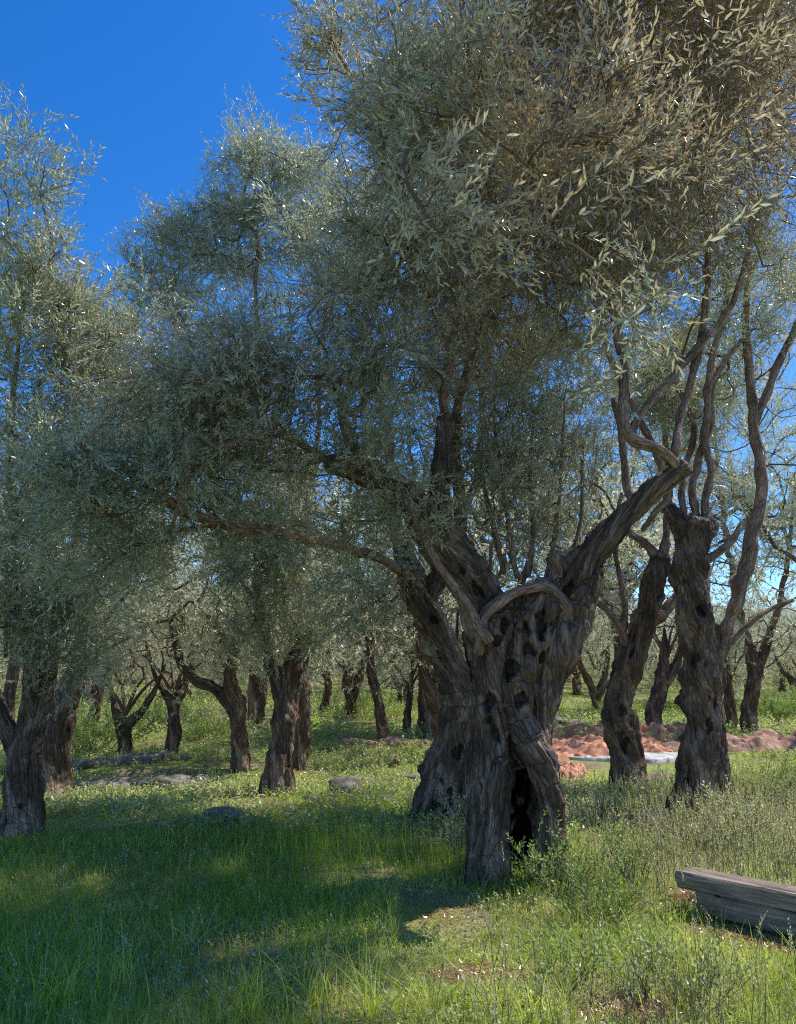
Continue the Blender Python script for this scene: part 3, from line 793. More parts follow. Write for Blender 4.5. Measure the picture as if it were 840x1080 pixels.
KS = .10
hero('pale spreading olive behind the top of the straight trunk, seen through its slender stems', 790, 772,
    [[(792, 780, 0, 12), (790, 750, 0, 9), (795, 715, 0, 8), (790, 680, 0, 7)], [(794, 725, 0, 7), (805, 690, 0, 6), (815, 660, 0, 4)]],
    [[(790, 684, 0, 6), (775, 620, 0, 5), (760, 520, 0, 4), (750, 420, 0, 3)], [(814, 664, 0, 5), (830, 600, 0, 4), (840, 500, 0, 3)]],
    [(760, 420, 0, 90, 110, 1.4, 130), (840, 400, 0, 80, 130, 1.4, 130), (660, 400, .4, 60, 80, 1, 60), (800, 560, 0, 90, 60, 1.2, 80), (790, 280, 0, 90, 70, 1.2, 70)],
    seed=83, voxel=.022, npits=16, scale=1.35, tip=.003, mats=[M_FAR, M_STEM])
KS = 1.0

# ------------------------------------------------------------------ crown variants shared by the trees further back
def crown_variant(seed, rx=2.3, rz=1.5, n=205):
    r = np.random.default_rng(seed)
    E = [(np.array([0, 0, 1.35]), (rx, rx, rz), int(n * .55))]
    for k in range(6):
        a = k * 1.05 + r.uniform(-.3, .3); d = rx * r.uniform(.55, .8)
        E.append((np.array([math.cos(a) * d, math.sin(a) * d, r.uniform(.3, 1.9)]), (rx * .45, rx * .45, .6), int(n * .075)))
    t = sample_ells(E, r); t = t[t[:, 2] > -.5]
    seeds = []; dirs = []
    for k in range(4):
        a = k * 1.57 + r.uniform(-.4, .4)
        e = np.array([math.cos(a) * .8, math.sin(a) * .8, .9 + r.uniform(-.2, .3)])
        for s in np.linspace(0, 1, 8): seeds.append(e * s + np.array([0, 0, .15 * math.sin(3 * s)])); dirs.append(e / np.linalg.norm(e))
    seeds = np.array(seeds); dirs = np.array(dirs)
    A, Dn, PAR, R_, ns, tips = grow(seeds, dirs, t, r, step=.22, tip=.0045, wig=.05)
    bag = Bag()
    for ch in chains(PAR, R_, ns):
        r_ = R_[ch].copy(); r_[0] = r_[1]; v, q, b, _ = tube(A[ch], np.minimum(r_, .07), 3 if r_[1] < .012 else 6, cap=False); bag.add(v, q, b)
    for k in range(4):
        pts = seeds[k * 8:(k + 1) * 8]; v, q, b, tt_ = tube(pts, np.linspace(.05, .02, 8), 7); bag.add(v, q, b, tt_)
    tw = bag.mesh('far_twigs', [M_TWIG])
    idx = []
    for ti in tips:
        i = ti
        for k in range(4):
            idx += [i] * 2; i = PAR[i]
            if i < ns: break
    idx = np.array(idx); pos = A[idx] + r.normal(size=(len(idx), 3)) * .12
    d = Dn[idx] * .6 + r.normal(size=(len(idx), 3)) * .8 + np.array([0, 0, .15])
    tint = np.clip(.45 + .3 * noise(pos * 1.3, seed) + r.normal(size=len(idx)) * .1, 0, .88)
    dry = np.clip(.12 + .3 * noise(pos * .9, seed + 3), 0, .5)
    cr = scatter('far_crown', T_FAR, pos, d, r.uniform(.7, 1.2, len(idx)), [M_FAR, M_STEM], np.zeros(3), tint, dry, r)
    return tw, cr, (pos, d, r.uniform(.7, 1.2, len(idx)), tint, dry)

VAR = [crown_variant(100 + k, rx=rx, rz=rz) for k, (rx, rz) in enumerate([(2.3, 1.5), (2.6, 1.35), (2.1, 1.8), (2.4, 1.6)])]

def crown_on(root, k, loc, sc, rz):
    # the crown is thinned where the photograph shows the sun getting through
    pos, d, s_, ti, dr = VAR[k % 4][2]
    r3 = np.random.default_rng(900 + int(abs(loc[2]) * 1000) % 97 + k)
    sc = np.array(sc if hasattr(sc, '__len__') else (sc,) * 3)
    a = rz + root.rotation_euler.z; R_ = np.array([[math.cos(a), -math.sin(a), 0], [math.sin(a), math.cos(a), 0], [0, 0, 1]])
    l_ = np.array(loc) * np.array(root.scale)
    ca_, sa_ = math.cos(root.rotation_euler.z), math.sin(root.rotation_euler.z)
    l_ = np.array([l_[0] * ca_ - l_[1] * sa_, l_[0] * sa_ + l_[1] * ca_, l_[2]])
    w_ = (pos * sc * np.array(root.scale)) @ R_.T + l_ + np.array(root.location)
    kp = keep_mask(w_, r3, .82)
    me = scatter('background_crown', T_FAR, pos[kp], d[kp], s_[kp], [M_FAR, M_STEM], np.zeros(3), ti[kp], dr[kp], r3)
    for nm, me_ in (('twigs', VAR[k % 4][0]), ('crown', me)):
        o = link(nm, me_, root, loc); o.rotation_euler = (0, 0, rz); o.scale = tuple(sc)

MID = [  # label, base px, strands, crown fork px, crown scale
 ('olive behind the left-of-centre one with a dark arm curling out to the left', 252, 812, [[(254, 822, 0, 14), (253, 780, 0, 11), (249, 745, 0, 11), (243, 715, 0, 9), (246, 690, 0, 6)],
   [(249, 750, 0, 9), (228, 728, 0, 7), (206, 718, 0, 6.5), (194, 705, 0, 6), (188, 690, 0, 6)]], (246, 690), .92),
 ('slim olive with a Y fork standing beyond the left ledges', 181, 798, [[(179, 806, 0, 9), (184, 775, 0, 8), (184, 750, 0, 8), (176, 733, 0, 6), (168, 722, 0, 4)], [(184, 752, 0, 6), (190, 735, 0, 6), (196, 722, 0, 4)]], (184, 728), .85),
 ('short stumpy olive with antler-like fork near the green bush on the left', 131, 798, [[(131, 806, 0, 11), (132, 780, 0, 9), (130, 765, 0, 9), (123, 752, 0, 6), (120, 742, 0, 4)], [(131, 768, 0, 7), (141, 758, 0, 6), (150, 750, 0, 5)]], (133, 746), .8),
 ('paired trunk standing close behind the left-of-centre bushy olive', 317, 812, [[(316, 822, 0, 12), (318, 785, 0, 10), (321, 750, 0, 9), (318, 715, 0, 8)]], (318, 705), .8),
 ('thin dark olive curving like a bow beyond the stone ledge at centre', 404, 784, [[(407, 790, 0, 9), (403, 765, 0, 7.5), (398, 735, 0, 6.5), (391, 705, 0, 6), (389, 675, 0, 4)]], (390, 675), .9),
 ('slim upright stem between the bow-shaped trunk and the leaning olive', 430, 776, [[(428, 782, 0, 6), (430, 755, 0, 5), (433, 730, 0, 4)]], (432, 722), .75),
 ('stocky shaded olive tucked behind the leaning pitted trunk', 464, 802, [[(468, 812, 0, 13), (466, 770, 0, 11), (458, 738, 0, 10), (448, 712, 0, 7)], [(466, 760, 0, 8), (476, 730, 0, 7), (480, 700, 0, 5)]], (460, 712), .85),
 ('reddish ragged olive between the bowed trunk and the tall straight one', 690, 775, [[(692, 782, 0, 12), (689, 755, 0, 10), (697, 725, 0, 10), (700, 700, 0, 7)], [(697, 728, 0, 7), (712, 705, 0, 6), (718, 685, 0, 4)]], (703, 690), .9),
 ('small Y-forked olive in the sunny gap past the red soil', 628, 754, [[(630, 758, 0, 7), (629, 738, 0, 6), (621, 718, 0, 5), (614, 705, 0, 4)], [(629, 740, 0, 5), (636, 722, 0, 5), (640, 702, 0, 4)]], (628, 702), 1.0),
 ('slender post-like olive right behind the fork of the hollow tree', 586, 750, [[(586, 755, 0, 5), (585, 735, 0, 4.5), (584, 715, 0, 4)]], (585, 705), 1.0),
 ('dim olive stem seen low between the two central trunks of the left half', 371, 757, [[(372, 762, 0, 8), (370, 742, 0, 7), (366, 722, 0, 5)], [(371, 742, 0, 5), (378, 722, 0, 5)]], (371, 716), .9),
 ('olive at the right edge with a drooping forked limb over green scrub', 842, 752, [[(842, 760, 0, 9), (842, 735, 0, 8), (836, 718, 0, 5), (826, 708, 0, 3)], [(842, 735, 0, 6), (850, 710, 0, 6)]], (844, 706), 1.0),
 ('olive trunk half hidden behind the base of the tall straight tree', 772, 770, [[(772, 778, 0, 8), (771, 750, 0, 7), (768, 725, 0, 6)]], (770, 712), .95),
 ('leaning background olive between the left pair and the stumpy one', 98, 772, [[(96, 778, 0, 8), (99, 755, 0, 7), (105, 735, 0, 5)]], (104, 722), .95),
 ('olive just right of the curling-arm tree, far across the lit grass', 276, 768, [[(277, 772, 0, 8), (275, 750, 0, 6), (278, 730, 0, 5)]], (277, 720), .9),
 ('distant olive standing beyond the bow-shaped trunk and the sunlit slope', 345, 760, [[(345, 766, 0, 7), (343, 745, 0, 6), (346, 725, 0, 5)]], (345, 715), .95),
]
for k, (label, bx, by, strands, fk, cs) in enumerate(MID):
    base = base_of(bx, by); o = np.array(base)
    root = empty('olive_tree', base, label, 'olive tree', 'olive trees of the grove')
    st = [setD(s, base) * np.array([1, 1, 1, .74]) for s in strands]
    ext_ = []
    for s in st:
        dd_ = s[-1, :3] - s[-2, :3]; dd_ = dd_ / np.linalg.norm(dd_) * .28 + np.array([0, 0, .18])
        e1 = s[-1, :3] + dd_; e2 = e1 + dd_ * .8 + np.array([0, 0, .16])
        ext_.append(np.vstack([s, [[*e1, s[-1, 3] * .7], [*e2, .025]]]))
    st = ext_
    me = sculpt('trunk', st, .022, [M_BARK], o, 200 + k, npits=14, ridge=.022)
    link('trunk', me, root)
    top = P(fk[0], fk[1], base[1]) - o
    # keep crowns in proportion to the trunk's true height
    crown_on(root, k, tuple(top - np.array([0, 0, .12])), (cs * .92, cs * .92, cs), k * 1.9)

# generic trunks for the trees too far back to tell apart
def far_trunk(seed):
    r = np.random.default_rng(seed)
    lean = r.normal(size=2) * .18
    s1 = np.array([[0, 0, -.15, .28], [lean[0] * .3, lean[1] * .3, .4, .17], [lean[0], lean[1], 1.1, .15], [lean[0] * 1.3 - .25, lean[1], 1.75, .12], [lean[0] * 1.3 - .6, lean[1] - .1, 2.35, .05]])
    s2 = np.array([[lean[0], lean[1], 1.0, .15], [lean[0] + .25, lean[1] + .1, 1.5, .12], [lean[0] + .42, lean[1] + .2, 1.95, .08], [lean[0] + .8, lean[1] + .35, 2.5, .04]])
    return sculpt('far_trunk', [s1, s2], .04, [M_BARK], (0, 0, 0), seed, npits=10)
FT = [far_trunk(300 + k) for k in range(4)]
r = np.random.default_rng(5)
placed = [(o.location.x, o.location.y) for o in bpy.data.objects if o.name.startswith('olive_tree')]
def far_tree(x, y, label, group, twigs=True, k=0, sc=1.0):
    z = float(height(np.array([[x, y]]))[0])
    root = empty('olive_tree', (x, y, z), label, 'olive tree', group)
    root.rotation_euler = (0, 0, r.uniform(0, 6.28)); root.scale = (sc, sc, sc * r.uniform(.92, 1.1))
    tk = link('trunk', FT[k % 4], root)
    if sc > 1.5: tk.scale = (.5, .5, 1.05)
    zc = 1.35 if (y < 19 or cnt < 1) else (.75 if y < 26 else .5)
    if y < 27 and y > 9: crown_on(root, k * 3 + 1, (0, 0, zc), 1.0, 0.0)
    else:
        if twigs: link('twigs', VAR[(k * 3 + 1) % 4][0], root, (0, 0, zc))
        link('crown', VAR[(k * 3 + 1) % 4][1], root, (0, 0, zc))
    placed.append((x, y))
cnt = 0
TALL = [(2.4, 17.2, 'tall pale olive filling the gap behind the bowed trunk and the hollow tree', 1.75), 
        (11.0, 19.0, 'broad pale olive near the right border beyond the brown bank', 1.9), (0.6, 17.5, 'tall pale olive rising behind the fork of the leaning trunk', 1.75),
        (6.2, 22.0, 'tall sunlit olive standing past the red soil and the slab', 2.0), (-3.6, 20.0, 'tall pale olive behind the left-of-centre bushy one', 1.7),
        (-8.4, 17.0, 'tall pale olive behind the left pair of trunks', 1.6)]
# side trees outside the picture, which shade the grass
SIDE = [(9.2, 3.4, 'olive beyond the right border of the view, beside the timber beam', 1.15), (8.6, 10.5, 'olive beyond the right border of the view, past the beam', 1.1),
        (-7.5, 5.0, 'olive beyond the left border of the view, level with the edge tree', 1.1)]
for k, (x, y, l, s) in enumerate(SIDE):
    far_tree(x, y, l, 'olive trees of the grove', k=k, sc=s)
for k, (x, y, l, s) in enumerate(TALL):
    far_tree(x, y, l, 'olive trees of the grove', k=k + 1, sc=s)
y = 14.0
while y < 95:
    gap = 6.4 if y < 24 else 5.2
    half = y * .60 + 4
    x = -half + r.uniform(0, gap)
    while x < half:
        xx = x + r.normal() * .7; yy = y + r.normal() * .8
        fr = y > 19 or abs(xx) > y * .53
        if fr and min((xx - a) ** 2 + (yy - b) ** 2 for a, b in placed) > (3.7 if y < 24 else 3.3) ** 2 and cnt < 250:
            far_tree(xx, yy, 'small olive deep in the pale hazy back of the grove behind the nearer trunks', 'far olive trees filling the back of the grove', twigs=y < 40, k=cnt, sc=r.uniform(1.1, 1.35) if y < 40 else r.uniform(1.2, 1.7))
            cnt += 1
        x += gap
    y += gap
print('far trees', cnt)

# ================================================================== GROUND
def seg_axis(a, b, n): return np.linspace(a, b, n)
xs = np.concatenate([-np.geomspace(400, 16, 40), np.linspace(-15.9, 15.9, 320), np.geomspace(16, 400, 40)])
ys = np.concatenate([-np.geomspace(60, 4, 12), np.linspace(-3.9, 2, 20), np.linspace(2.05, 24, 300), np.geomspace(24.1, 600, 110)])
X, Y = np.meshgrid(xs, ys); xy = np.column_stack([X.ravel(), Y.ravel()])
zz = height(xy)
nx, ny = len(xs), len(ys)
i = np.arange(ny - 1)[:, None] * nx + np.arange(nx - 1)[None]
q = np.stack([i, i + 1, i + nx + 1, i + nx], -1).reshape(-1, 4)
m, nt, out = mat('earth')
tc = N(nt, 'ShaderNodeNewGeometry').outputs['Position']
n1 = N(nt, 'ShaderNodeTexNoise', {'Vector': tc, 'Scale': .7, 'Detail': 5}).outputs[0]
n2 = N(nt, 'ShaderNodeTexNoise', {'Vector': tc, 'Scale': 18, 'Detail': 6, 'Roughness': .7}).outputs[0]
c1 = ramp(nt, n2, [(.3, (.15, .11, .07)), (.55, (.33, .25, .17)), (.75, (.52, .42, .30))])
c2 = ramp(nt, n2, [(.3, (.16, .24, .04)), (.7, (.44, .52, .10))])
f = ramp(nt, n1, [(.42, (0, 0, 0)), (.58, (1, 1, 1))])
col = mixc(nt, f, c1, c2)
bp = N(nt, 'ShaderNodeBump', {'Strength': .8, 'Distance': .04, 'Height': n2}).outputs[0]
b = N(nt, 'ShaderNodeBsdfPrincipled', {'Base Color': col, 'Roughness': .95, 'Normal': bp, 'Specular IOR Level': .1})
nt.links.new(b.outputs[0], out.inputs[0]); M_EARTH = m
g = link('ground', make_mesh('ground', np.column_stack([xy, zz]), q, None, [M_EARTH], smooth=True)); tag(g, kind='structure')

# ---- places with bare ground (x, y, rx, ry)
def gp(px, py): g_ = G(px, py); return g_
BARE = []
for (px, py, rx, ry) in [(458, 965, .30, .42), (110, 872, .7, .25), (140, 832, 1.9, .30), (140, 806, 2.0, .35), (410, 786, 1.6, .35), (622, 806, 1.5, 2.6), (700, 800, 1.6, 2.0), (800, 788, 2.6, 1.2), (775, 985, .35, .16), (830, 1000, .35, .16), (745, 950, .3, .12), (280, 848, .6, .25), (720, 795, 1.5, .4),
                         (320, 815, .9, .25), (500, 1030, .3, .15), (230, 815, .8, .3), (395, 800, .6, .2), (660, 1065, .25, .12), (60, 862, .5, .2), (735, 945, .18, .10)]:
    p_ = gp(px, py); BARE.append((p_[0], p_[1], rx, ry))
def bare(xy):
    b_ = np.zeros(len(xy))
    for (x, y, rx, ry) in BARE:
        d = np.sqrt(((xy[:, 0] - x) / rx) ** 2 + ((xy[:, 1] - y) / ry) ** 2) + .25 * noise2(xy, 3, 8)
        b_ = np.maximum(b_, np.clip(1.5 - 1.1 * d, 0, 1))
    return b_
def dryness(xy):
    x, y, z = proj(np.column_stack([xy, height(xy)]))
    d = .16 + .30 * noise2(xy, .9, 15, 3)
    d += .85 * np.clip((x - 560) / 130, 0, 1) * np.clip((985 - y) / 50, 0, 1) * np.clip((y - 835) / 25, 0, 1) * (1 + .6 * noise2(xy, 2.2, 19))
    d += .28 * np.clip((x - 330) / 150, 0, 1) * np.clip((y - 990) / 50, 0, 1)
    d += .08 * np.clip((y - 750) / 20, 0, 1) * np.clip((870 - y) / 20, 0, 1)  # middle sun strip: drier grass, with its sunlit yellow painted in
    return d

# ================================================================== GRASS
def sunny(xy):  # mask of sun pools, painted into the grass and herb tint
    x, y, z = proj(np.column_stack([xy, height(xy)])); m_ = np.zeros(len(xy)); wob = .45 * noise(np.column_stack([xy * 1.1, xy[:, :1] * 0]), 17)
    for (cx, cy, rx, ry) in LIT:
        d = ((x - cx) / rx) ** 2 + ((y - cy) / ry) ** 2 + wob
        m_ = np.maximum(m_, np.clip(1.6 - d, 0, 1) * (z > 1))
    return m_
def frustum_pts(n, d0, d1, r, margin=1.25, pw=1.0):
    t = r.random(n); d = (d0 ** pw + t * (d1 ** pw - d0 ** pw)) ** (1 / pw)
    x = (r.random(n) * 2 - 1) * (d * .52 * margin + .5)
    return np.column_stack([x, d])

def blades(n, d0, d1, hmin, hmax, w, r, pw=1.0, tall=False, segs=2, lean=.35, pts=None):
    xy = frustum_pts(n, d0, d1, r, pw=pw) if pts is None else pts
    dens = .80 + .55 * noise2(xy, 1.6, 41, 3) - 1.2 * bare(xy)
    if tall: dens = .35 + .9 * noise2(xy, .8, 47, 2) - bare(xy)
    if pts is None: xy = xy[r.random(len(xy)) < dens]
    n = len(xy); z = height(xy)
    dr = dryness(xy)
    hn = (1 - .35 * np.clip((xy[:, 1] - 7.5) / 1.5, 0, 1)) * np.clip(.62 + .55 * noise2(xy, .8, 51, 2), .25, 1.2)
    if pts is not None: hn = np.full(n, 1.0)
    h = (hmin + (hmax - hmin) * r.random(n) ** 1.5) * hn * (1 - .5 * np.clip(dr, 0, 1))
    ww = w * r.uniform(.6, 1.3, n)
    az = r.uniform(0, 6.283, n); ln = lean * r.uniform(.2, 1.6, n)
    dx, dy = np.cos(az), np.sin(az)
    fa = az + 1.57 + r.normal(size=n) * .6
    sx, sy = np.cos(fa), np.sin(fa)
    rows = []
    for k in range(segs + 1):
        t = k / segs
        off = ln * h * t ** 1.8
        zc = h * (t - .32 * ln * t * t)
        wd = ww * (1 - t ** 1.6) * .5 + .0003
        cx, cy, cz = xy[:, 0] + dx * off, xy[:, 1] + dy * off, z + zc - .01
        rows.append(np.stack([np.column_stack([cx - sx * wd, cy - sy * wd, cz]), np.column_stack([cx + sx * wd, cy + sy * wd, cz])], 1))
    V = np.stack(rows, 1).reshape(n, -1, 3)
    nv = 2 * (segs + 1)
    base = np.arange(n)[:, None, None] * nv
    qd = np.array([[2 * k, 2 * k + 1, 2 * k + 3, 2 * k + 2] for k in range(segs)])
    Q = (qd[None] + base).reshape(-1, 4)
    tint = np.clip(.36 + .38 * noise2(xy, .7, 61, 2) + r.normal(size=n) * .16 + .5 * sunny(xy), 0, 1)  # sunlight put into the blade colour inside the sun pools
    dry = np.clip(np.where(r.random(n) < np.clip(dr, .03, .95), r.uniform(.5, 1, n), r.uniform(0, .15, n)), 0, 1)
    return V.reshape(-1, 3), Q, np.repeat(tint, segs), np.repeat(dry, segs)

r = np.random.default_rng(99)
sets = [blades(140000, 2.2, 7.5, .08, .30, .0055, r, pw=1.7, lean=.62), blades(115000, 7, 15, .07, .24, .010, r, pw=1.6, lean=1.15), blades(70000, 14, 32, .08, .26, .024, r, pw=1.4, lean=1.15),
        blades(26000, 30, 75, .15, .45, .06, r, pw=1.3), blades(16000, 3.0, 7.5, .24, .50, .0055, r, pw=1.6, tall=True, segs=4, lean=.5),
        blades(5000, 7.5, 14, .22, .42, .007, r, pw=1.6, tall=True, segs=3, lean=.5)]
off = 0; VV = []; QQ = []; TT = []; DD = []
for v, q, t, d in sets:
    VV.append(v); QQ.append(q + off); TT.append(t); DD.append(d); off += len(v)
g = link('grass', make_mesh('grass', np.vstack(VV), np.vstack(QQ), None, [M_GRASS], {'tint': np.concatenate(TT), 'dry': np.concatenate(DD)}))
tag(g, 'meadow grass under the olives, green, straw where dry, painted yellower in the sun patches', 'grass', kind='stuff')
print('grass verts', off)

# low broad-leaved ground cover
def herb_template(r, n=5, L=.10, leaf=.035, w=.02): return shoot_template(n, L, leaf, w, False, r, spread=1.7, stem_r=.0012)
T_HERB = [herb_template(rt, n=int(rt.integers(3, 6)), L=rt.uniform(.07, .13)) for _ in range(6)]
def herbs(n, d0, d1, sc, r, pw):
    xy = frustum_pts(n, d0, d1, r, pw=pw)
    k = r.random(len(xy)) < (.55 + .9 * noise2(xy, 1.1, 71, 2) - bare(xy)); xy = xy[k]
    return xy, sc * r.uniform(.6, 1.3, len(xy))
a = [herbs(12000, 2.6, 8, .8, r, 1.6), herbs(42000, 7.5, 16, 1.3, r, 1.5), herbs(20000, 16, 34, 2.4, r, 1.4)]
xy = np.vstack([q[0] for q in a]); s = np.concatenate([q[1] for q in a])
pos = np.column_stack([xy, height(xy) - .01])
d = np.column_stack([r.normal(size=(len(xy), 2)) * .35, np.ones(len(xy))])
dr = np.clip(dryness(xy) + r.normal(size=len(xy)) * .2, 0, .9) * .8
g = link('ground_cover', scatter('ground_cover', T_HERB, pos, d, s, [M_WEED, M_STEM], np.zeros(3), np.clip(.4 + .3 * noise2(xy, .9, 5) + .5 * sunny(xy), 0, 1), dr, r))  # herb leaves also painted lighter in the sun pools
tag(g, 'low leafy weeds and clover mixed through the meadow grass', 'ground cover', kind='stuff')

# dry stalks and seed heads (sunlit patch on the right and along the front)
T_STALK = []
for _ in range(5):
    V_, Q_, L_, S_ = shoot_template(7, .10, .016, .006, False, rt, spread=.7, stem_r=.001)
    V_ = V_ + np.array([0, 0, .22]); o_ = len(V_)
    st_ = np.array([[math.cos(j * 2.09) * .0013, math.sin(j * 2.09) * .0013, z_] for z_ in (0, .12, .24) for j in range(3)])
    S2_ = np.array([(o_ + k * 3 + j, o_ + k * 3 + (j + 1) % 3, o_ + k * 3 + 3 + (j + 1) % 3, o_ + k * 3 + 3 + j) for k in range(2) for j in range(3)])
    T_STALK.append((np.vstack([V_, st_]), Q_, L_, np.vstack([S_, S2_])))
xy = frustum_pts(42000, 3.2, 16, r, pw=1.5)
dd = dryness(xy)
xy = xy[(r.random(len(xy)) < np.clip(dd * 1.6 - .50, .012, 1)) & (bare(xy) < .5)]
pos = np.column_stack([xy, height(xy) - .01])
d = np.column_stack([r.normal(size=(len(xy), 2)) * .22, np.ones(len(xy))])
g = link('seed_stalks', scatter('seed_stalks', T_STALK, pos, d, r.uniform(.6, 1.4, len(xy)), [M_WEED, M_STEM], np.zeros(3), r.random(len(xy)) * .8, np.clip(r.normal(.85, .22, len(xy)), 0, 1), r))
tag(g, 'dry seed stalks standing in the sunny yellow part of the meadow', 'dry weeds', kind='stuff')

# fallen leaf litter on the bare spots
n = 20000
bi = r.integers(0, len(BARE), n); bb = np.array(BARE)[bi]
xy = bb[:, :2] + r.normal(size=(n, 2)) * bb[:, 2:] * .5
c = np.column_stack([xy, height(xy) + .012 + r.random(n) * .01])
u = np.column_stack([r.normal(size=(n, 2)), r.normal(size=n) * .3]); u /= np.linalg.norm(u, axis=1)[:, None]
w = np.cross(u, [0, 0, 1.]); w += np.column_stack([np.zeros((n, 2)), r.normal(size=n) * .3])
Ls = r.uniform(.010, .020, n)[:, None]
V = np.stack([c - u * Ls, c + w * .004, c + u * Ls, c - w * .004], 1).reshape(-1, 3)
g = link('leaf_litter', make_mesh('leaf_litter', V, np.arange(4 * n).reshape(-1, 4), None, [M_LEAF], {'tint': r.random(n) * .7, 'dry': np.ones(n)}))
tag(g, 'fallen dry olive leaves scattered over the bare soil', 'leaf litter', kind='stuff')

# ================================================================== RED SOIL, PALE SLAB, STONES, BEAM, BUSHES
def rough_mat(name, stops, sc=6.0, bump=.8, coord='Object', dist=.03, rough=.95):
    m, nt, out = mat(name)
    tc = N(nt, 'ShaderNodeTexCoord').outputs[coord]
    n1 = N(nt, 'ShaderNodeTexNoise', {'Vector': tc, 'Scale': sc, 'Detail': 7, 'Roughness': .7}).outputs[0]
    col = ramp(nt, n1, stops)
    bp = N(nt, 'ShaderNodeBump', {'Strength': bump, 'Distance': dist, 'Height': n1}).outputs[0]
    b = N(nt, 'ShaderNodeBsdfPrincipled', {'Base Color': col, 'Roughness': rough, 'Normal': bp, 'Specular IOR Level': .15})
    nt.links.new(b.outputs[0], out.inputs[0]); return m
M_RED = rough_mat('red_soil', [(.3, (.34, .135, .075)), (.5, (.66, .305, .18)), (.7, (.82, .50, .36))])
M_BROWN = rough_mat('brown_soil', [(.3, (.18, .09, .06)), (.5, (.46, .26, .18)), (.7, (.66, .44, .33))])
M_PALE = rough_mat('pale_stone', [(.35, (.30, .27, .23)), (.5, (.62, .58, .52)), (.65, (.84, .81, .75))], 9, .9)
M_ROCK = rough_mat('field_stone', [(.3, (.10, .085, .07)), (.5, (.22, .19, .155)), (.7, (.40, .35, .29))], 9, .9)

def mound(name, x, y, rx, ry, h, m_, seed, label, cat, ang=0.0, lump=.16):
    n = 90
    t = np.linspace(-1.15, 1.15, n); U, V = np.meshgrid(t, t); u = U.ravel(); v = V.ravel()
    rr = np.sqrt(u * u + v * v)
    lx, ly = u * rx, v * ry
    wx = x + lx * math.cos(ang) - ly * math.sin(ang); wy = y + lx * math.sin(ang) + ly * math.cos(ang)
    xy = np.column_stack([wx, wy]); gz = height(xy)
    p3 = np.column_stack([wx, wy, wx * 0])
    pr = np.clip(1 - rr + .28 * noise(p3 * 1.6, seed), -.1, 1)
    z = gz - .06 + h * np.clip(pr * 2.0, -.1, 1) ** 1.0 * (.75 + .3 * noise(p3 * 2.2, seed + 1)) + lump * np.clip(pr * 4, 0, 1) * (fbm(p3 * 6, 4, seed + 2) + .35 * np.abs(noise(p3 * 13, seed + 3)))
    z0 = float(height(np.array([[x, y]]))[0])
    i = np.arange(n - 1)[:, None] * n + np.arange(n - 1)[None]
    q = np.stack([i, i + 1, i + n + 1, i + n], -1).reshape(-1, 4)
    o = link(name, make_mesh(name, np.column_stack([wx - x, wy - y, z - z0]), q, None, [m_], smooth=True), None, (x, y, z0))
    return tag(o, label, cat)

p_ = G(622, 796); mound('soil_mound', p_[0] - .25, p_[1] + .7, 2.1, 1.7, .30, M_RED, 1, 'heap of orange-red dug soil just right of the hollow trunk', 'soil mound')
p_ = G(690, 784); mound('soil_mound', p_[0] + .1, p_[1] + 1.3, 2.2, .9, .42, M_RED, 7, 'red clod heap seen between the bowed trunk and the tall straight trunk', 'soil mound')
p_ = G(590, 815); mound('soil_mound', p_[0] + .05, p_[1], .5, .8, .20, M_RED, 13, 'small tongue of red clods spilling toward the foot of the hollow trunk', 'soil mound')
p_ = G(800, 792); mound('earth_bank', p_[0] + .2, p_[1] + .7, 2.4, .9, .34, M_BROWN, 19, 'low reddish-brown earth bank with straw on it at the right, behind the tall weeds', 'earth bank')

# pale slab
p_ = G(662, 799); x, y = p_[0], p_[1]
ang = np.linspace(0, 2 * math.pi, 48, endpoint=False)
rr_ = 1 + .16 * noise(np.column_stack([np.cos(ang) * 2, np.sin(ang) * 2, ang * 0]), 3) + .05 * np.cos(ang * 5)
ring = np.column_stack([np.cos(ang) * 1.25 * rr_, np.sin(ang) * .75 * rr_])
hz = float(height(np.array([[x, y]]))[0]) + .04
vv = []
for sc_, dz in ((1.03, -.20), (1.0, 0), (.96, .02), (.6, .035), (.25, .03)):
    for a_ in ring: vv.append((a_[0] * sc_, a_[1] * sc_, dz))
nr = len(ring); vv.append((0, 0, .032))
q = [(k * nr + j, k * nr + (j + 1) % nr, (k + 1) * nr + (j + 1) % nr, (k + 1) * nr + j) for k in range(4) for j in range(nr)]
tr_ = [(4 * nr + j, 4 * nr + (j + 1) % nr, 5 * nr) for j in range(nr)]
tag(link('stone_slab', make_mesh('stone_slab', vv, q, tr_, [M_PALE], smooth=True), None, (x, y, hz)), 'bright pale flat slab lying beside the red soil', 'slab')

# stones
def rock(x, y, s, label, group=None, seed=0, flat=.6, m_=None):
    import bmesh
    bm = bmesh.new(); bmesh.ops.create_icosphere(bm, subdivisions=3, radius=1)
    v = np.array([q_.co[:] for q_ in bm.verts]); f = np.array([[a.index for a in fc.verts] for fc in bm.faces]); bm.free()
    rr = np.random.default_rng(seed); sx = s * np.array([rr.uniform(.8, 1.5), rr.uniform(.7, 1.1), flat * rr.uniform(.7, 1.1)])
    d = 1 + .30 * noise(v * 1.3 + seed * 3.1, seed) + .10 * noise(v * 4 + seed, seed + 1)
    v = np.sign(v) * np.abs(v) ** .85 * d[:, None] * sx
    z = float(height(np.array([[x, y]]))[0])
    o = link('stone', make_mesh('stone', v, None, f, [m_ or M_ROCK], smooth=True), None, (x, y, z + sx[2] * .35)); o.rotation_euler = (0, 0, rr.uniform(0, 6))
    return tag(o, label, 'stone', group)
rock(*G(366, 838)[:2], .24, 'rounded grey stone in the sunlit grass between the bushy olive and the leaning trunk', seed=3)
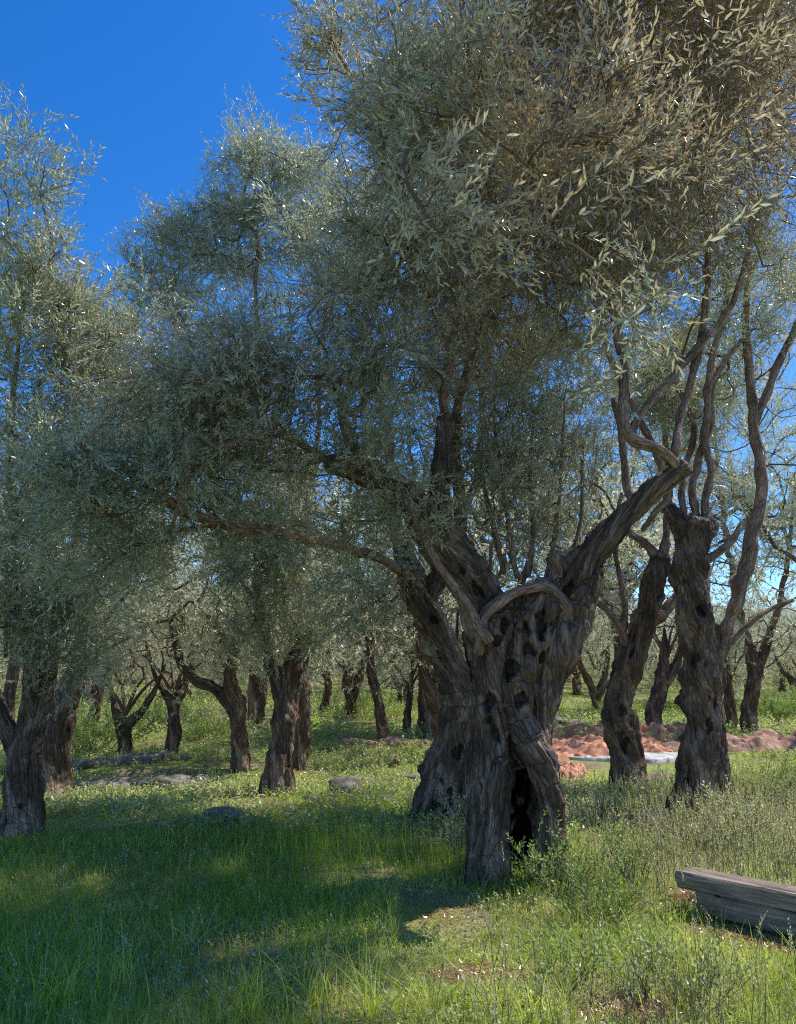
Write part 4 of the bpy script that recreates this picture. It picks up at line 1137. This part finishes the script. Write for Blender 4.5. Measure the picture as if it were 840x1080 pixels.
rock(*G(236, 868)[:2], .17, 'grey stone at the edge of the big shadow, left of centre', seed=4)
rock(*G(395, 828)[:2], .18, 'flat dark stone just right of the rounded grey one', seed=5, flat=.4)
rock(*G(330, 843)[:2], .10, 'small stone at the left end of the short stone line', seed=6, flat=.5)
rock(*G(432, 822)[:2], .22, 'long low stone near the foot of the leaning trunk', seed=8, flat=.35)
r = np.random.default_rng(17)
for k in range(16):
    px = 88 + 8.2 * k + r.uniform(-3, 3); p_ = G(px, 834 - .05 * (px - 88) + r.uniform(-2, 2))
    rock(p_[0], p_[1], r.uniform(.12, .25), 'dark stone in the nearer broken row crossing the lit grass at left', 'stones of the nearer left ledge', seed=30 + k, flat=.5)
for k in range(14):
    px = 85 + 8 * k + r.uniform(-3, 3); p_ = G(px, 808 - .06 * (px - 85) + r.uniform(-2, 2))
    rock(p_[0], p_[1], r.uniform(.14, .28), 'stone in the farther row below the stumpy forked olive', 'stones of the farther left ledge', seed=60 + k, flat=.45)
for k in range(10):
    px = 372 + 8 * k + r.uniform(-3, 3); p_ = G(px, 786 + r.uniform(-2, 2))
    rock(p_[0], p_[1], r.uniform(.14, .28), 'dark reddish stone in the row at the foot of the bow-shaped trunk', 'stones of the centre ledge', seed=90 + k, flat=.5, m_=M_BROWN)
for k in range(5):
    px = 748 + 20 * k; p_ = G(px, 781 + r.uniform(-3, 3))
    rock(p_[0], p_[1] + .5, r.uniform(.12, .26), 'weathered block on the low brown bank at the right', 'blocks on the right bank', seed=120 + k, flat=.55)
for k in range(9):
    px = 578 + 9 * k; p_ = G(px, 764 + r.uniform(-2, 2))
    rock(p_[0], p_[1], r.uniform(.15, .30), 'dark block in the low row beyond the red soil heap', 'blocks beyond the red soil', seed=150 + k, flat=.45)

r = np.random.default_rng(23); p_ = G(622, 800)
for k in range(26):
    rock(p_[0] + r.normal() * .9, p_[1] + .5 + r.normal() * .8, r.uniform(.05, .13), 'loose red clod lying on and around the red soil heap', 'red clods of the soil heap', seed=200 + k, flat=.8, m_=M_RED)
# timber beam
m, nt, out = mat('weathered_timber')
tc = N(nt, 'ShaderNodeTexCoord').outputs['Object']
mp = N(nt, 'ShaderNodeMapping', {'Vector': tc, 'Scale': (1.2, 22, 22)}).outputs[0]
g1 = N(nt, 'ShaderNodeTexNoise', {'Vector': mp, 'Scale': 2.2, 'Detail': 8, 'Roughness': .72}).outputs[0]
g2 = N(nt, 'ShaderNodeTexNoise', {'Vector': tc, 'Scale': 3.0, 'Detail': 4}).outputs[0]
kn = N(nt, 'ShaderNodeTexVoronoi', {'Vector': N(nt, 'ShaderNodeMapping', {'Vector': tc, 'Scale': (4.2, 9, 9)}).outputs[0], 'Scale': 1.0}).outputs['Distance']
col = ramp(nt, g1, [(.28, (.07, .050, .036)), (.45, (.25, .19, .14)), (.60, (.44, .35, .27)), (.75, (.64, .53, .42))])
col = mixc(nt, .35, col, ramp(nt, g2, [(.35, (.55, .50, .48)), (.65, (1.1, 1.05, 1.0))]), 'MULTIPLY')
col = mixc(nt, 1.0, col, ramp(nt, kn, [(.07, (.18, .15, .14)), (.13, (1, 1, 1))]), 'MULTIPLY')
bp = N(nt, 'ShaderNodeBump', {'Strength': .9, 'Distance': .006, 'Height': g1}).outputs[0]
b = N(nt, 'ShaderNodeBsdfPrincipled', {'Base Color': col, 'Roughness': .85, 'Normal': bp, 'Specular IOR Level': .2})
nt.links.new(b.outputs[0], out.inputs[0]); M_WOOD = m
def plank(x0, x1, y0, y1, z0, z1, seed, nx_=110, m_=None):
    """closed timber along X, weathered edges"""
    ny_, nz_ = 7, 5
    per = []
    c = .012
    for a in np.linspace(y0 + c, y1 - c, ny_): per.append((a, z0))
    for a in np.linspace(z0 + c, z1 - c, nz_): per.append((y1, a))
    for a in np.linspace(y1 - c, y0 + c, ny_): per.append((a, z1))
    for a in np.linspace(z1 - c, z0 + c, nz_): per.append((y0, a))
    per = np.array(per); cen = per.mean(0); n = len(per)
    X_ = np.linspace(x0, x1, nx_)
    V = []
    for i, x in enumerate(X_):
        f = .965 if i in (0, nx_ - 1) else 1
        V.append(np.column_stack([np.full(n, x), cen + (per - cen) * f]))
    V = np.vstack(V); base = V.copy()
    s_ = np.column_stack([V[:, 0] * 1.6, V[:, 1] * 14, V[:, 2] * 14])
    d = .007 * fbm(s_, 3, seed) + .004 * noise(V * np.array([5, 60, 60.]), seed + 4)
    # a drying crack along the top
    cr = np.clip(1 - np.abs(V[:, 1] - (y0 + (y1 - y0) * (.35 + .12 * noise(np.column_stack([V[:, 0] * 2, V[:, 0] * 0, V[:, 0] * 0]), seed)))) / .012, 0, 1) * (V[:, 2] > z1 - .004)
    rad_v = np.column_stack([V[:, 0] * 0, V[:, 1] - cen[0], V[:, 2] - cen[1]]); rad_v /= np.linalg.norm(rad_v, axis=1)[:, None]
    V += rad_v * d[:, None]; V[:, 2] -= cr * .012; V[:, 2] += .01 * np.sin(base[:, 0] * 1.3 + seed)
    e0 = noise(base * 30, seed + 8) * .012
    V[:n, 0] += e0[:n]; V[-n:, 0] += e0[-n:]
    i = np.arange(nx_ - 1)[:, None] * n; j = np.arange(n)[None]; k = (j + 1) % n
    q = np.stack([i + j, i + n + j, i + n + k, i + k], -1).reshape(-1, 4)
    c0 = len(V); V = np.vstack([V, [[x0 + .003, *cen], [x1 - .003, *cen]]])
    t = [(c0, x, (x + 1) % n) for x in range(n)] + [(c0 + 1, (nx_ - 1) * n + (x + 1) % n, (nx_ - 1) * n + x) for x in range(n)]
    return V, q, np.array(t)
A_ = G(735, 967); B_ = G(845, 996)
ang = math.atan2(B_[1] - A_[1], B_[0] - A_[0])
beam = empty('wooden_beam', (A_[0], A_[1], float(height(np.array([A_[:2]]))[0]) + .05), 'grey weathered timber beam lying in the grass at the lower right', 'wooden beam')
beam.rotation_euler = (0, 0, ang)
v, q, t = plank(0, 2.7, 0, .20, -.03, .105, 3); link('lower_timber', make_mesh('lower_timber', v, q, t, [M_WOOD]), beam)
v, q, t = plank(-.13, 2.72, .003, .203, .107, .21, 11); link('upper_board', make_mesh('upper_board', v, q, t, [M_WOOD]), beam)
print('beam', A_, B_, math.degrees(ang))

# bushes and leafy plants
T_BUSH = [shoot_template(7, rt.uniform(.22, .34), .05, .020, False, rt, spread=1.0, stem_r=.002) for _ in range(6)]
def bush(px, py, w, h, n, label, cat='bush', name='bush', sc=1.0, tint=.4, dry=0.0, seed=0, group=None, templ=None, nst=10, matl=None, D=None):
    p = G(px, py); r = np.random.default_rng(seed)
    root = empty(name, tuple(p), label, cat, group)
    bag = Bag(); pos = []; dirs = []
    tips_ = []
    for k in range(nst):
        a = r.uniform(0, 6.283); q_ = r.random() ** .5 * w * .5
        tip = np.array([math.cos(a) * q_, math.sin(a) * q_ * .8, h * r.uniform(.55, 1) * (1 - .45 * (q_ / (w * .5)) ** 2)])
        b0 = np.array([math.cos(a) * q_ * .25, math.sin(a) * q_ * .25, -.02])
        mid = (b0 + tip) / 2 + r.normal(size=3) * .04 * h
        c = catmull(np.array([b0, mid, tip]), max(.03, h / 12))
        v, qq, b_, t_ = tube(c, np.linspace(.006, .002, len(c)) * min(1, h * 1.6), 4); bag.add(v, qq, b_, t_)
        m_ = max(1, int(n / nst))
        s = (.25 + .75 * r.random(m_) ** .7); ii = (s * (len(c) - 1)).astype(int)
        pos.append(c[ii] + r.normal(size=(m_, 3)) * .02 * w); dirs.append(np.column_stack([r.normal(size=(m_, 2)) * .7, np.full(m_, .7)]) + (tip - b0) / np.linalg.norm(tip - b0) * .5)
    link('stems', bag.mesh('stems', [M_STEM]), root)
    pos = np.vstack(pos); dirs = np.vstack(dirs); m_ = len(pos)
    me = scatter('foliage', templ or T_BUSH, pos, dirs, sc * r.uniform(.6, 1.2, m_), [matl or M_WEED, M_STEM], np.zeros(3), np.clip(tint + r.normal(size=m_) * .15, 0, .88), np.clip(dry + r.normal(size=m_) * .15 * (dry > 0), 0, 1), r)
    link('foliage', me, root)
bush(100, 796, 2.6, .85, 520, 'wide bright green bush behind the left ledge stones', seed=1, sc=1.1, tint=.6, nst=50)
bush(222, 786, 1.8, .55, 260, 'low light green bush between the Y-forked olive and the curling-arm one', seed=2, sc=1.0, tint=.7, nst=36)
bush(390, 765, 2.4, .75, 360, 'green scrub clump beyond the bow-shaped trunk', seed=3, sc=1.2, tint=.5, nst=40)
bush(818, 764, 1.7, .80, 360, 'dark green scrub bush under the forked limb at the right edge', seed=4, sc=1.2, tint=.15, nst=36)
bush(845, 758, 2.2, 1.1, 360, 'brighter tall scrub just behind the dark bush at the right edge', seed=5, sc=1.3, tint=.6, nst=36)
bush(650, 758, 2.0, .55, 220, 'grey-green scrub in the far gap right of the small Y-forked olive', seed=6, sc=1.1, tint=.45, nst=30)
bush(168, 770, 2.4, .6, 260, 'yellow-green scrub far behind the stumpy olive', seed=7, sc=1.2, tint=.75, nst=36)
OL = dict(templ=T_MID[:5], matl=M_LEAF)
bush(752, 852, .42, .95, 34, 'olive sucker with small grey leaves rising against the tall straight trunk', 'olive sucker', 'olive_sucker', seed=8, sc=.8, nst=7, **OL)
bush(700, 852, .55, .55, 40, 'wispy leafy shoots left of the foot of the tall straight trunk', 'olive sucker', 'olive_sucker', seed=9, sc=.8, nst=8, **OL)
bush(482, 905, .35, .62, 34, 'thin leafy shoots at the left foot of the hollow trunk', 'olive sucker', 'olive_sucker', seed=10, sc=.7, nst=8, **OL)
bush(590, 948, .75, .48, 110, 'grey-green thistly clump at the right foot of the hollow trunk', 'weed', 'weed_clump', seed=11, sc=.7, tint=.3, nst=26)
bush(625, 975, .8, .36, 110, 'dark leafy clump in shade between the hollow trunk and the beam', 'weed', 'weed_clump', seed=12, sc=.7, tint=.1, nst=26)
bush(668, 930, .6, .38, 80, 'shaded bushy weed left of the end of the beam', 'weed', 'weed_clump', seed=13, sc=.7, tint=.25, nst=20)
bush(735, 1062, .55, .28, 90, 'dark low weed with pinkish dried tips at the bottom right', 'weed', 'weed_clump', seed=14, sc=.6, tint=.2, dry=.3, nst=20)
bush(600, 1040, .55, .30, 70, 'fresh green weed near the bottom, below the hollow trunk', 'weed', 'weed_clump', seed=15, sc=.6, tint=.6, nst=18)
bush(675, 1050, .45, .28, 70, 'sunlit leafy weed near the bottom edge, left of the dark low weed', 'weed', 'weed_clump', seed=16, sc=.6, tint=.7, dry=.15, nst=16)
bush(632, 868, .8, .30, 110, 'yellowish weed clump in front of the bowed trunk', 'weed', 'weed_clump', seed=17, sc=.8, tint=.75, dry=.25, nst=24)
bush(800, 845, 1.3, .55, 170, 'tall sunny green weeds right of the straight trunk', 'weed', 'weed_clump', seed=18, sc=.8, tint=.7, dry=.12, nst=34)
bush(770, 890, .9, .45, 110, 'pale straw-coloured weeds behind the beam', 'weed', 'weed_clump', seed=19, sc=.8, tint=.7, dry=.8, nst=24)

# tall grass tufts in the front
def tuft(px, py, n, h, label, seed, spread=.06, dry=.0, lean=.8, w=.0060):
    p = G(px, py); r = np.random.default_rng(seed)
    n = int(n * (.8 if spread < .15 else 1)); pts = p[:2] + r.normal(size=(n, 2)) * spread
    V, Q, t_, d_ = blades(n, 0, 0, h * .5, h, w, r, segs=5, lean=lean, pts=pts)
    nm_ = 'grass_stand' if spread > .15 else 'grass_tuft'
    o = link(nm_, make_mesh(nm_, V - p, Q, None, [M_GRASS], {'tint': np.clip(t_ + (.22 if spread < .15 else 0), 0, 1), 'dry': np.clip(d_ * .3 + dry, 0, 1)}), None, tuple(p))
    tag(o, label, 'grass tuft' if nm_ == 'grass_tuft' else 'grass', kind=None if nm_ == 'grass_tuft' else 'stuff')
tuft(390, 1075, 60, .55, 'tall arching grass tuft at the bottom, right of the centre line of shade', 1)
tuft(330, 1060, 55, .50, 'long-bladed grass tuft at the bottom left of centre', 2)
tuft(450, 1070, 45, .50, 'pale broad-bladed grass tuft at bottom centre', 3)
tuft(345, 905, 220, .50, 'dense dark green grass stand in shade left of the hollow trunk', 4, spread=.42, lean=.25)
tuft(398, 890, 160, .40, 'dense shaded grass beside the sunlit bare patch', 5, spread=.30, lean=.25)
tuft(60, 1065, 50, .42, 'fine grass tuft in the bottom left corner', 6)
tuft(200, 1000, 50, .40, 'lighter seeding grass tuft in the middle of the left shade', 7, dry=.3)
tuft(640, 1030, 90, .36, 'grass tuft in front of the dark weeds, lower right', 8, spread=.2)
tuft(700, 1010, 70, .30, 'slanting grass tuft just in front of the end of the beam', 9, spread=.2)
tuft(810, 1035, 60, .28, 'arching grass tuft leaning over before the beam', 10, spread=.2, dry=.2)
tuft(260, 1072, 60, .45, 'leaning grass tuft with pale blades at the bottom, left of the long-bladed one', 12)
tuft(120, 1045, 50, .40, 'small bright grass tuft in the dark lower left', 13)
tuft(580, 1072, 60, .40, 'grass tuft at the bottom edge under the green weed', 14, dry=.1)
tuft(520, 1060, 60, .38, 'yellow-green grass tuft at the bottom, right of centre', 11, dry=.25)
# ================================================================== WORLD, SUN, CAMERA
w = bpy.data.worlds.new('World'); SC.world = w; w.use_nodes = True
nt = w.node_tree; nt.nodes.clear()
sky = N(nt, 'ShaderNodeTexSky', sky_type='NISHITA', sun_disc=False, sun_elevation=SUN_EL, sun_rotation=SUN_AZ, air_density=1.0, dust_density=.3, ozone_density=2.0, altitude=100)
hs = N(nt, 'ShaderNodeHueSaturation', {'Saturation': 1.40, 'Value': 1.35, 'Color': sky.outputs[0]})
hs = N(nt, 'ShaderNodeVectorMath', {0: hs.outputs[0], 1: (.66, .82, 1.05)}, operation='MULTIPLY')
bg = N(nt, 'ShaderNodeBackground', {'Color': hs.outputs[0], 'Strength': .15})
o = N(nt, 'ShaderNodeOutputWorld', {0: bg.outputs[0]})
L = bpy.data.lights.new('sun', 'SUN'); L.energy = 5.0; L.angle = rad(.53); L.color = (1, .965, .90)
so = bpy.data.objects.new('sun', L); C.objects.link(so)
so.rotation_euler = Vector(-SUN).to_track_quat('-Z', 'Y').to_euler(); so.location = (6, 2, 12)
cam = bpy.data.cameras.new('camera'); co_ = bpy.data.objects.new('camera', cam); C.objects.link(co_)
cam.sensor_fit = 'VERTICAL'; cam.sensor_height = 36; cam.lens = 36 * F / H0; cam.clip_start = .05; cam.clip_end = 2000
co_.location = tuple(CAM); co_.rotation_euler = (math.pi / 2 + PITCH, 0, 0)
SC.camera = co_
SC.view_settings.view_transform = 'Standard'; SC.view_settings.look = 'None'; SC.view_settings.exposure = 0; SC.view_settings.gamma = 1
SC.cycles.max_bounces = 12; SC.cycles.diffuse_bounces = 8; SC.cycles.glossy_bounces = 2; SC.cycles.transmission_bounces = 8
SC.cycles.use_denoising = False; SC.cycles.use_adaptive_sampling = False; SC.cycles.filter_width = 1.15; SC.cycles.sample_clamp_indirect = 4.0
